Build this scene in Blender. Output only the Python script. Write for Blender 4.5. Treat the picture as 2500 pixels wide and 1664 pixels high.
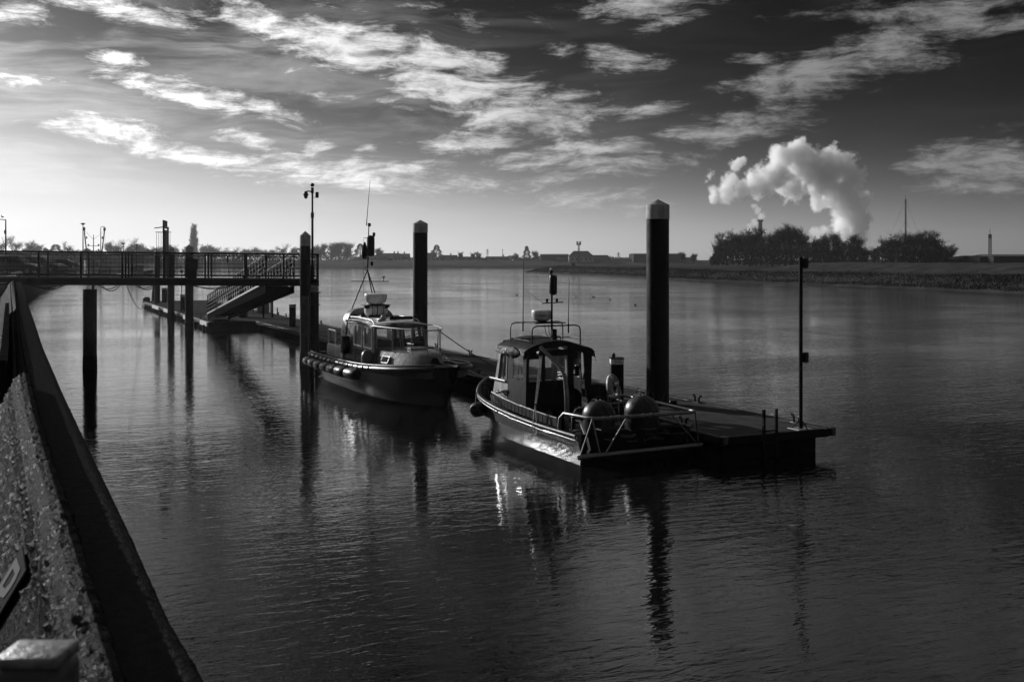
import bpy, bmesh, math, random
from mathutils import Vector, Matrix, noise as mnoise

for _o in list(bpy.data.objects):
    bpy.data.objects.remove(_o)
scene = bpy.context.scene
COL = scene.collection
R = math.radians
PI = math.pi

# ------------------------------------------------------------------ camera
# world: +Y runs along the quay and the pontoon, z = 0 is the river, the camera stands on the quay parapet
EYE = 4.5
HEAD = R(25.2)                     # camera heading, right of +Y
FPX, CU, HV = 2600.0, 1250.0, 634.0
cam_d = bpy.data.cameras.new('camera')
cam = bpy.data.objects.new('camera', cam_d)
COL.objects.link(cam)
cam.location = (0, 0, EYE)
cam.rotation_euler = (R(90), 0, -HEAD)
cam_d.sensor_width = 36
cam_d.lens = 36 * FPX / 2500
cam_d.shift_y = -0.0792
cam_d.clip_start = 0.05
cam_d.clip_end = 20000
cam_d.dof.use_dof = True
cam_d.dof.focus_distance = 34
cam_d.dof.aperture_fstop = 9
scene.camera = cam

# ------------------------------------------------------------------ light
SUN_AZ, SUN_EL = R(-23), R(16.5)     # azimuth from +Y, clockwise positive
sd = bpy.data.lights.new('sun', 'SUN')
sun = bpy.data.objects.new('sun', sd)
COL.objects.link(sun)
sd.energy = 4.6
sd.angle = R(0.53)
sd.color = (1, 1, 1)
_sv = Vector((math.sin(SUN_AZ) * math.cos(SUN_EL), math.cos(SUN_AZ) * math.cos(SUN_EL), math.sin(SUN_EL)))
sun.rotation_euler = (-_sv).to_track_quat('-Z', 'Y').to_euler()

scene.view_settings.view_transform = 'Standard'
scene.view_settings.look = 'None'
scene.view_settings.exposure = 0.14
scene.view_settings.gamma = 1.0
scene.view_settings.use_curve_mapping = False
scene.render.engine = 'CYCLES'
cy = scene.cycles
cy.use_denoising = True
cy.use_adaptive_sampling = True
cy.adaptive_threshold = .015
cy.adaptive_min_samples = 24
cy.max_bounces = 12
cy.diffuse_bounces = 3
cy.glossy_bounces = 4
cy.transmission_bounces = 4
cy.transparent_max_bounces = 12
cy.volume_bounces = 7
cy.sample_clamp_indirect = 20
cy.sample_clamp_direct = 12
cy.volume_max_steps = 256

# ------------------------------------------------------------------ sky: clear physical sky seen in black and white, with cirrus
world = bpy.data.worlds.new('World')
scene.world = world
world.use_nodes = True
NT = world.node_tree
NT.nodes.clear()


class NG:
    """small helper for building node trees"""
    def __init__(self, nt):
        self.nt = nt

    def n(self, typ, **kw):
        nd = self.nt.nodes.new(typ)
        for k, v in kw.items():
            setattr(nd, k, v)
        return nd

    def link(self, a, b):
        self.nt.links.new(a, b)

    def put(self, sock, v):
        if isinstance(v, bpy.types.NodeSocket):
            self.link(v, sock)
        else:
            sock.default_value = v

    def math(self, op, a, b=None, c=None, clamp=False):
        nd = self.n('ShaderNodeMath', operation=op, use_clamp=clamp)
        self.put(nd.inputs[0], a)
        if b is not None:
            self.put(nd.inputs[1], b)
        if c is not None:
            self.put(nd.inputs[2], c)
        return nd.outputs[0]

    def vmath(self, op, a, b=None):
        nd = self.n('ShaderNodeVectorMath', operation=op)
        self.put(nd.inputs[0], a)
        if b is not None:
            self.put(nd.inputs[1], b)
        return nd.outputs['Value'] if op in ('LENGTH', 'DOT_PRODUCT') else nd.outputs[0]

    def noise(self, vec, scale, detail=4, rough=0.5, dist=0.0, dim='3D'):
        nd = self.n('ShaderNodeTexNoise', noise_dimensions=dim)
        nd.inputs['Scale'].default_value = scale
        nd.inputs['Detail'].default_value = detail
        nd.inputs['Roughness'].default_value = rough
        nd.inputs['Distortion'].default_value = dist
        if vec is not None:
            self.link(vec, nd.inputs['Vector'])
        return nd.outputs['Fac']

    def mrange(self, v, a, b, c, d, smooth=False):
        nd = self.n('ShaderNodeMapRange')
        if smooth:
            nd.interpolation_type = 'SMOOTHSTEP'
        self.put(nd.inputs['Value'], v)
        for i, q in zip((1, 2, 3, 4), (a, b, c, d)):
            self.put(nd.inputs[i], q)
        return nd.outputs[0]

    def mapping(self, vec, loc=(0, 0, 0), rot=(0, 0, 0), scale=(1, 1, 1), typ='POINT'):
        nd = self.n('ShaderNodeMapping', vector_type=typ)
        self.link(vec, nd.inputs['Vector'])
        nd.inputs['Location'].default_value = loc
        nd.inputs['Rotation'].default_value = rot
        nd.inputs['Scale'].default_value = scale
        return nd.outputs[0]


world.cycles.sampling_method = 'MANUAL'
world.cycles.sample_map_resolution = 512

g = NG(NT)
geo = g.n('ShaderNodeTexCoord').outputs['Generated']
sep = g.n('ShaderNodeSeparateXYZ')
g.link(geo, sep.inputs[0])
dx, dy, dz = sep.outputs
sky = g.n('ShaderNodeTexSky', sky_type='NISHITA')
sky.sun_disc = False
sky.sun_elevation = SUN_EL
sky.sun_rotation = SUN_AZ
sky.altitude = 0
sky.air_density = 1.0
sky.dust_density = 0.25
sky.ozone_density = 1.0
sc_ = g.n('ShaderNodeSeparateColor')
g.link(sky.outputs[0], sc_.inputs[0])
# red-filtered black and white, printed at high contrast
SKY_K, SKY_GAMMA, SKY_M = 0.119, 4.5, 0.82
redk = g.math('MULTIPLY', sc_.outputs[0], SKY_K)
sky_v = g.math('POWER', redk, SKY_GAMMA)
sky_bw = g.math('DIVIDE', sky_v, g.math('ADD', 1.0, g.math('DIVIDE', sky_v, SKY_M)))
# cloud field in azimuth / elevation
az = g.math('ARCTAN2', dx, dy)
el = g.math('ARCSINE', dz)
cmb = g.n('ShaderNodeCombineXYZ')
g.link(az, cmb.inputs[0])
g.link(el, cmb.inputs[1])
ae = cmb.outputs[0]
wn = g.n('ShaderNodeTexNoise', noise_dimensions='2D')
wn.inputs['Scale'].default_value = 9
wn.inputs['Detail'].default_value = 3
g.link(g.mapping(ae, scale=(1, 2.2, 1)), wn.inputs['Vector'])
wob = g.vmath('SUBTRACT', wn.outputs['Color'], (0.5, 0.5, 0.5))
wmul = g.n('ShaderNodeVectorMath', operation='MULTIPLY')
g.link(wob, wmul.inputs[0])
wmul.inputs[1].default_value = (0.055, 0.016, 0)
aew = g.vmath('ADD', ae, wmul.outputs[0])


def px_dir(u, v):
    a = math.atan((u - CU) / FPX)
    e = math.atan((HV - v) / FPX * math.cos(a))
    return HEAD + a, e


CLOUDS = [  # bearing / height of each bank of cirrus: u, v, half length, half depth, tilt, weight
    (300, 15, 380, 50, 8, .75), (40, 35, 130, 36, 0, .75), (600, 70, 260, 22, 9, .45), (60, 185, 120, 30, 8, .8),
    (420, 215, 260, 52, 14, .95), (290, 150, 120, 26, 14, .7), (600, 260, 190, 34, 14, .75),
    (640, 50, 150, 55, 14, .85), (860, 110, 260, 75, 8, 1.15), (1080, 150, 230, 60, 10, 1.1), (1100, 215, 240, 70, 10, 1.1),
    (1290, 275, 280, 85, 6, 1.05), (650, 165, 170, 30, 3, .45), (900, 250, 330, 24, 8, .4),
    (260, 315, 210, 42, 7, .95), (480, 372, 460, 32, 9, .9), (880, 425, 480, 55, 3, .85), (765, 343, 65, 32, 0, .95),
    (600, 335, 130, 26, 8, .75), (900, 362, 60, 20, -4, .7), (1150, 345, 190, 42, -3, .85), (1450, 385, 290, 75, -2, .85), (1430, 490, 260, 44, 2, .6),
    (1560, 18, 210, 48, -3, .95), (1620, 62, 140, 26, -16, .75), (1500, 150, 120, 38, 1, .95), (1360, 125, 50, 24, 0, .5),
    (2060, 165, 350, 62, -6, 1.1), (1960, 210, 240, 46, -4, 1.05), (2180, 95, 190, 55, -6, 1.0), (1850, 145, 130, 26, 3, .7),
    (2330, 35, 280, 62, 6, .9), (1960, 35, 130, 32, 0, .38), (1590, 272, 85, 28, -12, .9), (1890, 270, 130, 26, 0, .75),
    (1790, 205, 90, 20, 8, .6), (1770, 312, 220, 50, -5, .85), (2400, 400, 230, 95, 2, 1.1), (2420, 315, 60, 22, 0, .5), (1000, 30, 500, 60, 4, .3)]
mask = None
for (u, v, a, b, t, w) in CLOUDS:
    ca, ce = px_dir(u, v)
    k = math.cos(ca - HEAD)
    L = g.vmath('LENGTH', g.mapping(aew, (ca, ce, 0), (0, 0, -R(t)), (a / FPX * k * k, b / FPX * k, 1), 'TEXTURE'))
    m = g.mrange(L, 1.4, 0.0, 0.0, w, True)
    mask = m if mask is None else g.math('MAXIMUM', mask, m)
# unseen cirrus round the rest of the sky, thickened overhead to brighten the water
wide = g.noise(g.mapping(aew, scale=(2.0, 6.0, 1)), 1.0, 2, .5, 0, '2D')
wide = g.mrange(wide, .34, .60, 0.0, 1.0, True)
off = g.math('ABSOLUTE', g.math('SUBTRACT', az, HEAD))
wide = g.math('MULTIPLY', wide, g.math('MAXIMUM', g.mrange(off, .45, .7, 0, 1, True), g.mrange(el, .215, .27, 0, 1, True)))
mask = g.math('MAXIMUM', mask, wide)
fib = g.noise(g.mapping(aew, rot=(0, 0, R(7)), scale=(17, 80, 1)), 1.0, 8, .70, .18, '2D')
puf = g.noise(g.mapping(aew, scale=(30, 70, 1)), 1.0, 7, .66, .1, '2D')
tex = g.math('ADD', g.math('MULTIPLY', fib, .65), g.math('MULTIPLY', puf, .35))
dens = g.math('ADD', mask, g.math('MULTIPLY', g.math('SUBTRACT', tex, .5), 3.0))
dens = g.mrange(dens, .22, 1.25, 0, 1, True)
dens = g.math('MULTIPLY', dens, g.mrange(mask, .02, .3, 0, 1, True))
# thin veil spread through the sunward half of the sky and, to brighten the water, overhead
va, ve = px_dir(450, 190)
vl = g.vmath('LENGTH', g.mapping(ae, (va, ve, 0), (0, 0, -R(6)), (.52, .16, 1), 'TEXTURE'))
vm = g.math('MAXIMUM', g.mrange(vl, 1.0, .3, 0.06, .62, True), g.mrange(el, .215, .27, 0, 1, True))
veil = g.mrange(g.noise(g.mapping(aew, rot=(0, 0, R(6)), scale=(5, 34, 1)), 1.0, 6, .6, .4, '2D'), .38, .74, 0, .42, True)
veil = g.math('MULTIPLY', veil, vm)
dens = g.math('MAXIMUM', dens, veil)
# thin ice cloud scatters the sun forward: bright towards the sun, grey away from it
mu = g.vmath('DOT_PRODUCT', geo, tuple(_sv))
ccol = g.mrange(g.math('POWER', g.math('MAXIMUM', mu, 0.0), 3.0), .1, .85,  .19, 1.3)
ccol = g.math('MULTIPLY', g.math('ADD', ccol, g.math('MULTIPLY', sky_bw, .25)), g.mrange(tex, .3, .62, .72, 1.2))
mixv = g.math('ADD', g.math('MULTIPLY', sky_bw, g.math('SUBTRACT', 1.0, dens)), g.math('MULTIPLY', ccol, dens))
mixv = g.math('MINIMUM', mixv, 1.4)
bg = g.n('ShaderNodeBackground')
g.link(mixv, bg.inputs['Color'])
bg.inputs['Strength'].default_value = 1.0
outw = g.n('ShaderNodeOutputWorld')
g.link(bg.outputs[0], outw.inputs['Surface'])


# ------------------------------------------------------------------ helpers
def W(u, yc, z=0.0):
    """a point seen on bearing u at distance yc along the view axis, at height z"""
    xc = (u - CU) / FPX * yc
    c, s = math.cos(HEAD), math.sin(HEAD)
    return Vector((xc * c + yc * s, -xc * s + yc * c, z))


def onz(u, v, z):
    """bearing and dip of a point known to lie at height z"""
    return W(u, FPX * (EYE - z) / (v - HV), z)


def zat(v, yc):
    return EYE - (v - HV) / FPX * yc


class MB:
    def __init__(self):
        self.v = []
        self.f = []

    def add(self, vs, fs):
        b = len(self.v)
        self.v += [tuple(p) for p in vs]
        self.f += [tuple(i + b for i in q) for q in fs]
        return self

    def box(self, c, s, rz=0.0, bev=0.0, M=None):
        hx, hy, hz = s[0] / 2, s[1] / 2, s[2] / 2
        if bev > 0:
            bm = bmesh.new()
            bmesh.ops.create_cube(bm, size=1)
            for q in bm.verts:
                q.co = Vector((q.co.x * s[0], q.co.y * s[1], q.co.z * s[2]))
            bmesh.ops.bevel(bm, geom=bm.edges[:], offset=min(bev, min(s) * .45), segments=2, affect='EDGES', profile=.5)
            bm.verts.index_update()
            vs = [q.co.copy() for q in bm.verts]
            fs = [[q.index for q in f.verts] for f in bm.faces]
            bm.free()
        else:
            vs = [Vector((x, y, z)) for z in (-hz, hz) for y in (-hy, hy) for x in (-hx, hx)]
            fs = [(0, 2, 3, 1), (4, 5, 7, 6), (0, 1, 5, 4), (2, 6, 7, 3), (0, 4, 6, 2), (1, 3, 7, 5)]
        m = Matrix.Translation(Vector(c)) @ Matrix.Rotation(rz, 4, 'Z')
        if M is not None:
            m = M @ m
        return self.add([m @ q for q in vs], fs)

    def bar(self, p0, p1, w, h=None):
        """rectangular bar from p0 to p1, w wide (horizontal), h deep"""
        p0, p1 = Vector(p0), Vector(p1)
        h = w if h is None else h
        d = (p1 - p0).normalized()
        up = Vector((0, 0, 1)) if abs(d.z) < .95 else Vector((0, 1, 0))
        s = d.cross(up).normalized() * (w / 2)
        t = s.cross(d).normalized() * (h / 2)
        vs = [p + a * s + b * t for p in (p0, p1) for a, b in ((-1, -1), (1, -1), (1, 1), (-1, 1))]
        return self.add(vs, [(0, 3, 2, 1), (4, 5, 6, 7), (0, 1, 5, 4), (1, 2, 6, 5), (2, 3, 7, 6), (3, 0, 4, 7)])

    def tube(self, pts, r, n=8, closed=False, caps=True):
        pts = [Vector(p) for p in pts]
        m = len(pts)
        rs = r if isinstance(r, (list, tuple)) else [r] * m
        base = len(self.v)
        prev = None
        for i, p in enumerate(pts):
            a = pts[(i - 1) % m] if (i or closed) else p
            b = pts[(i + 1) % m] if (i < m - 1 or closed) else p
            d = (b - a).normalized()
            if prev is None:
                up = Vector((0, 0, 1)) if abs(d.z) < .9 else Vector((1, 0, 0))
                s = d.cross(up).normalized()
            else:
                s = (prev - d * prev.dot(d)).normalized()
            prev = s
            t = d.cross(s)
            for k in range(n):
                q = 2 * PI * k / n
                self.v.append(tuple(p + (s * math.cos(q) + t * math.sin(q)) * rs[i]))
        for i in range(m if closed else m - 1):
            j = (i + 1) % m
            for k in range(n):
                l = (k + 1) % n
                self.f.append((base + i * n + k, base + i * n + l, base + j * n + l, base + j * n + k))
        if caps and not closed:
            self.f.append(tuple(base + k for k in reversed(range(n))))
            self.f.append(tuple(base + (m - 1) * n + k for k in range(n)))
        return self

    def lathe(self, prof, c=(0, 0, 0), n=24, M=None):
        """profile of (radius, height) about a vertical axis"""
        base = len(self.v)
        c = Vector(c)
        for (r, z) in prof:
            for k in range(n):
                q = 2 * PI * k / n
                p = Vector((r * math.cos(q), r * math.sin(q), z))
                p = (M @ p if M is not None else p) + c
                self.v.append(tuple(p))
        for i in range(len(prof) - 1):
            for k in range(n):
                l = (k + 1) % n
                self.f.append((base + i * n + k, base + i * n + l, base + (i + 1) * n + l, base + (i + 1) * n + k))
        self.f.append(tuple(base + k for k in reversed(range(n))))
        self.f.append(tuple(base + (len(prof) - 1) * n + k for k in range(n)))
        return self

    def torus(self, c, R1, r1, M=None, n=28, k=10):
        pts = []
        for i in range(n):
            q = 2 * PI * i / n
            p = Vector((R1 * math.cos(q), R1 * math.sin(q), 0))
            p = (M @ p if M is not None else p) + Vector(c)
            pts.append(p)
        return self.tube(pts, r1, k, closed=True)

    def grid(self, rows, close=False):
        base = len(self.v)
        n = len(rows[0])
        for r in rows:
            self.v += [tuple(p) for p in r]
        for i in range(len(rows) - 1):
            for k in range(n if close else n - 1):
                l = (k + 1) % n
                self.f.append((base + i * n + k, base + i * n + l, base + (i + 1) * n + l, base + (i + 1) * n + k))
        return self

    def prism(self, poly, ax, d):
        """polygon (list of 3D points) swept along vector ax*d"""
        poly = [Vector(p) for p in poly]
        n = len(poly)
        o = Vector(ax) * d
        vs = poly + [p + o for p in poly]
        fs = [tuple(range(n)), tuple(range(2 * n - 1, n - 1, -1))]
        fs += [(i, i + n, (i + 1) % n + n, (i + 1) % n) for i in range(n)]
        return self.add(vs, fs)

    def build(self, name, mat, parent=None, smooth=None, fix=True):
        me = bpy.data.meshes.new(name)
        me.from_pydata(self.v, [], self.f)
        if fix:
            bm = bmesh.new()
            bm.from_mesh(me)
            bmesh.ops.recalc_face_normals(bm, faces=bm.faces[:])
            bm.to_mesh(me)
            bm.free()
        me.materials.append(mat)
        if smooth is not None:
            me.polygons.foreach_set('use_smooth', [True] * len(me.polygons))
            me.set_sharp_from_angle(angle=R(smooth))
        me.update()
        o = bpy.data.objects.new(name, me)
        COL.objects.link(o)
        if parent is not None:
            o.parent = parent
        return o


def tag(o, label=None, cat=None, group=None, kind=None):
    if label:
        o['label'] = label
    if cat:
        o['category'] = cat
    if group:
        o['group'] = group
    if kind:
        o['kind'] = kind
    return o


def empty(name, loc=(0, 0, 0), rz=0.0):
    o = bpy.data.objects.new(name, None)
    o.location = loc
    o.rotation_euler = (0, 0, rz)
    o.empty_display_size = .2
    COL.objects.link(o)
    return o


def copy_tree(o, parent=None):
    c = o.copy()
    COL.objects.link(c)
    c.parent = parent
    for ch in [q for q in o.children]:
        copy_tree(ch, c)
    return c


def panel(name, quad, thick, holes, mat, parent, glass=None, pane='window_pane', frame=None, fw=.02):
    """a flat wall between four corners (bottom-left, bottom-right, top-right, top-left) with openings given
    as fractions; each opening gets a pane of its own"""
    a, b, c, d = [Vector(p) for p in quad]

    def P(u, v):
        return (a * (1 - u) + b * u) * (1 - v) + (d * (1 - u) + c * u) * v
    nrm = (b - a).cross(d - a).normalized()
    us = sorted(set([0, 1] + [h[0] for h in holes] + [h[2] for h in holes]))
    vs = sorted(set([0, 1] + [h[1] for h in holes] + [h[3] for h in holes]))
    mb = MB()

    def solid(i, j):
        if not (0 <= i < len(us) - 1 and 0 <= j < len(vs) - 1):
            return False
        um, vm = (us[i] + us[i + 1]) / 2, (vs[j] + vs[j + 1]) / 2
        return not any(h[0] < um < h[2] and h[1] < vm < h[3] for h in holes)
    o2 = nrm * -thick
    for i in range(len(us) - 1):
        for j in range(len(vs) - 1):
            if not solid(i, j):
                continue
            q = [P(us[i], vs[j]), P(us[i + 1], vs[j]), P(us[i + 1], vs[j + 1]), P(us[i], vs[j + 1])]
            w = [p + o2 for p in q]
            fs = [(0, 1, 2, 3), (7, 6, 5, 4)]
            for (di, dj, e) in ((0, -1, (0, 1)), (1, 0, (1, 2)), (0, 1, (2, 3)), (-1, 0, (3, 0))):
                if not solid(i + di, j + dj):
                    fs.append((e[1], e[0], e[0] + 4, e[1] + 4))
            mb.add(q + w, fs)
    wall = mb.build(name, mat, parent, fix=False)
    if glass is not None:
        for h in holes:
            q = [P(h[0], h[1]), P(h[2], h[1]), P(h[2], h[3]), P(h[0], h[3])]
            gp = MB()
            o3 = nrm * (-thick * .5)
            gp.add([p + o3 for p in q], [(0, 1, 2, 3)])
            po = gp.build(pane, glass, wall, fix=False)
            if frame is not None:
                fb = MB()
                e = nrm * .006
                for k in range(4):
                    fb.bar(q[k] + e, q[(k + 1) % 4] + e, fw, fw)
                fb.build('window_frame', frame, wall)
    return wall


def text(name, body, size, M, mat, parent, depth=.002, sx=1.0):
    cu = bpy.data.curves.new(name, 'FONT')
    cu.body = body
    cu.size = size
    cu.extrude = depth
    cu.align_x = 'CENTER'
    cu.align_y = 'CENTER'
    tmp = bpy.data.objects.new(name, cu)
    COL.objects.link(tmp)
    dg = bpy.context.evaluated_depsgraph_get()
    me = bpy.data.meshes.new_from_object(tmp.evaluated_get(dg))
    bpy.data.objects.remove(tmp)
    me.transform(M @ Matrix.Diagonal((sx, 1, 1, 1)))
    me.materials.clear()
    me.materials.append(mat)
    o = bpy.data.objects.new(name, me)
    COL.objects.link(o)
    o.parent = parent
    return o


def basis(xa, ya, loc):
    xa, ya = Vector(xa), Vector(ya)
    za = xa.cross(ya)
    m = Matrix((xa, ya, za)).transposed().to_4x4()
    m.translation = Vector(loc)
    return m


# ------------------------------------------------------------------ materials (black and white)
MATS = {}


def mat(name, v, rough=.6, var=0.0, scale=4.0, bump=0.0, bscale=30.0, metal=0.0, spec=.5, streak=0.0, coat=0.0):
    m = bpy.data.materials.new(name)
    m.use_nodes = True
    nt = m.node_tree
    nt.nodes.clear()
    q = NG(nt)
    p = q.n('ShaderNodeBsdfPrincipled')
    o = q.n('ShaderNodeOutputMaterial')
    q.link(p.outputs[0], o.inputs[0])
    p.inputs['Base Color'].default_value = (v, v, v, 1)
    p.inputs['Roughness'].default_value = rough
    p.inputs['Metallic'].default_value = metal
    p.inputs['Specular IOR Level'].default_value = spec
    if spec <= .05:                 # dead matt: no sheen at grazing angles
        p.inputs['Specular IOR Level'].default_value = 0
        p.inputs['IOR'].default_value = 1.0
    p.inputs['Coat Weight'].default_value = coat
    p.inputs['Coat Roughness'].default_value = .12
    co = q.n('ShaderNodeTexCoord').outputs['Object']
    if var or streak:
        f = q.mrange(q.noise(co, scale, 6, .6), .3, .7, v * (1 - var), v * (1 + var))
        if streak:
            st = q.noise(q.mapping(co, scale=(1, 1, .12)), scale * 2.5, 5, .6)
            f = q.math('MULTIPLY', f, q.mrange(st, .42, .66, 1.0, 1.0 - streak))
        cc = q.n('ShaderNodeCombineColor')
        for i in range(3):
            q.link(f, cc.inputs[i])
        q.link(cc.outputs[0], p.inputs['Base Color'])
        rr = q.mrange(q.noise(co, scale * 1.7, 4, .6), .3, .7, max(.03, rough * .7), min(1, rough * 1.35))
        q.link(rr, p.inputs['Roughness'])
    if bump:
        b = q.n('ShaderNodeBump')
        b.inputs['Strength'].default_value = 1.0
        b.inputs['Distance'].default_value = bump
        q.link(q.noise(co, bscale, 5, .6), b.inputs['Height'])
        q.link(b.outputs[0], p.inputs['Normal'])
    MATS[name] = m
    return m


def glass_mat(name, tint=.85, gloss=.09, dirt=0.0):
    m = bpy.data.materials.new(name)
    m.use_nodes = True
    nt = m.node_tree
    nt.nodes.clear()
    q = NG(nt)
    fr = q.n('ShaderNodeFresnel')
    fr.inputs['IOR'].default_value = 1.5
    gl = q.n('ShaderNodeBsdfGlossy')
    gl.inputs['Roughness'].default_value = .03
    tr = q.n('ShaderNodeBsdfTransparent')
    tr.inputs['Color'].default_value = (tint, tint, tint, 1)
    df = q.n('ShaderNodeBsdfDiffuse')
    df.inputs['Color'].default_value = (.5, .5, .5, 1)
    m1 = q.n('ShaderNodeMixShader')
    co = q.n('ShaderNodeTexCoord').outputs['Object']
    q.link(q.math('MULTIPLY', q.mrange(q.noise(q.mapping(co, scale=(1, 1, .25)), 9, 5, .6), .35, .75, 0, 1), dirt), m1.inputs[0])
    q.link(tr.outputs[0], m1.inputs[1])
    q.link(df.outputs[0], m1.inputs[2])
    m2 = q.n('ShaderNodeMixShader')
    q.link(fr.outputs[0], m2.inputs[0])
    q.link(m1.outputs[0], m2.inputs[1])
    q.link(gl.outputs[0], m2.inputs[2])
    o = q.n('ShaderNodeOutputMaterial')
    q.link(m2.outputs[0], o.inputs[0])
    return m


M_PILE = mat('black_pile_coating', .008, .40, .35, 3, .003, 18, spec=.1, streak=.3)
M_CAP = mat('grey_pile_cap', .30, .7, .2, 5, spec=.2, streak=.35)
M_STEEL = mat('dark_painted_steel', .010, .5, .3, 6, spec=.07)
M_GALV = mat('galvanised_steel', .15, .42, .25, 14, metal=.8)
M_ALU = mat('dull_aluminium', .24, .45, .2, 10, metal=.6)
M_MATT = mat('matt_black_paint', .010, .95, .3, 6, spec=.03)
M_RUB = mat('dull_rubbing_strake', .05, .45, .4, 6, spec=.2)
M_DECK = mat('pontoon_deck_board', .05, .9, .3, 2.5, .003, 60, spec=.04)
M_TIMBER = mat('weathered_fender_timber', .30, .7, .35, 5, .004, 30)
M_FLOAT = mat('concrete_float', .015, .9, .3, 3, .004, 20, spec=.05)
M_WHITE = mat('white_gelcoat', .62, .25, .12, 4, streak=.25)
M_WHITEP = mat('white_paint', .7, .4, .1, 6)
M_GREYGEL = mat('grey_gelcoat', .34, .33, .25, 3, streak=.4)
M_CABIN = mat('grey_cabin_paint', .10, .3, .3, 4, streak=.45, spec=.4)
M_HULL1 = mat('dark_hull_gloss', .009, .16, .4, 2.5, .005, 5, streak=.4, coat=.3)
M_HULL2 = mat('worn_dark_hull_paint', .022, .15, .5, 2.2, .007, 5, streak=.5, coat=1.0)
M_BLACK = mat('black_rubber', .012, .34, .2, 10, .001, 40)
M_CANVAS = mat('black_canvas', .012, .6, .25, 8, .004, 12, spec=.07)
M_ROPE = mat('pale_rope', .35, .85, .2, 40)
M_DROPE = mat('dark_rope', .04, .85, .2, 40)
M_INK = mat('black_lettering', .01, .5)
M_BUOY = mat('grey_buoy_vinyl', .013, .4, .35, 5, streak=.4, spec=.3)
M_DARK = mat('dark_fittings', .014, .45, .2, 8, spec=.12)
M_GREY = mat('mid_grey_fittings', .2, .5, .2, 8)
M_CLOTH = mat('curtain_cloth', .8, .8, .1, 8)
G_CLEAR = glass_mat('window_glass', .93, .1, .18)
G_VINYL = glass_mat('clear_vinyl', .9, .1, .3)


# ================================================================== the setting
def interp(xs, ys, x):
    if x <= xs[0]:
        return ys[0] + (ys[1] - ys[0]) * (x - xs[0]) / (xs[1] - xs[0])
    for i in range(len(xs) - 1):
        if x <= xs[i + 1]:
            t = (x - xs[i]) / (xs[i + 1] - xs[i])
            return ys[i] + (ys[i + 1] - ys[i]) * t
    return ys[-1] + (ys[-1] - ys[-2]) * (x - xs[-1]) / (xs[-1] - xs[-2])


def water_mat():
    m = bpy.data.materials.new('river_water')
    m.use_nodes = True
    nt = m.node_tree
    nt.nodes.clear()
    q = NG(nt)
    p = q.n('ShaderNodeBsdfPrincipled')
    p.inputs['Base Color'].default_value = (.005, .005, .005, 1)
    p.inputs['Roughness'].default_value = .04
    p.inputs['IOR'].default_value = 1.333
    co = q.n('ShaderNodeTexCoord').outputs['Object']
    # ripple crests lie across the river breeze
    rp = q.mapping(co, rot=(0, 0, HEAD), scale=(.36, 1.0, 1))
    rp2 = q.mapping(co, rot=(0, 0, HEAD - .35), scale=(.42, 1.0, 1))
    h = q.math('MULTIPLY', q.noise(rp, 5.0, 3, .55, .5), 1.0)
    h2 = q.math('MULTIPLY', q.noise(rp2, 11.0, 2, .5, .4), .30)
    h3 = q.math('MULTIPLY', q.noise(rp, .8, 2, .5, .3), 1.4)
    hh = q.math('ADD', q.math('ADD', h, h2), h3)
    # calm lanes and ruffled patches
    lane = q.noise(q.mapping(co, rot=(0, 0, -.12), scale=(.055, .012, 1)), 1.0, 4, .55, .8)
    pat = q.noise(q.mapping(co, rot=(0, 0, HEAD), scale=(.035, .11, 1)), 1.0, 3, .5, .5)
    amp = q.math('MULTIPLY', q.mrange(lane, .38, .62, .5, 1.15, True), q.mrange(pat, .35, .65, .6, 1.2, True))
    # slack water beside the quay, more chop out in the stream
    qd = q.vmath('LENGTH', q.vmath('SUBTRACT', co, (12.0, 6.0, 0.0)))
    amp = q.math('MULTIPLY', amp, q.mrange(qd, 25.0, 150.0, 1.75, 2.7, True))
    b = q.n('ShaderNodeBump')
    b.inputs['Strength'].default_value = 1.0
    q.link(q.math('MULTIPLY', amp, WATER_D), b.inputs['Distance'])
    q.link(hh, b.inputs['Height'])
    q.link(b.outputs[0], p.inputs['Normal'])
    o = q.n('ShaderNodeOutputMaterial')
    q.link(p.outputs[0], o.inputs[0])
    return m


WATER_D = .0085
M_WATER = water_mat()
wm = MB()
wm.grid([[W(u, d, 0) for u in (-2600, -1200, 0, 1250, 2500, 3700, 5200)] for d in (-60, 5, 30, 80, 200, 420, 700)])
# keep the sheet square behind the camera
wm.v[:7] = [(-160, -60, 0), (-110, -60, 0), (-50, -60, 0), (0, -60, 0), (60, -60, 0), (140, -60, 0), (260, -60, 0)]
river = tag(wm.build('river', M_WATER, fix=False), kind='structure')
for p_ in river.data.polygons:
    if p_.normal.z < 0:
        river.data.flip_normals()
        break


def ground_mat(name, v, var, sc, bump, bs):
    return mat(name, v, .95, var, sc, bump, bs, spec=.03)


M_GRASS = ground_mat('rough_bank_grass', .04, .45, .25, .25, .9)
M_FARGRASS = ground_mat('far_bank_grass', .05, .35, .06, .2, .4)
M_QUAY = ground_mat('quay_tarmac', .06, .3, .8, .01, 20)
M_REED = ground_mat('bank_reeds', .028, .3, .3, 0, 1)

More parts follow.
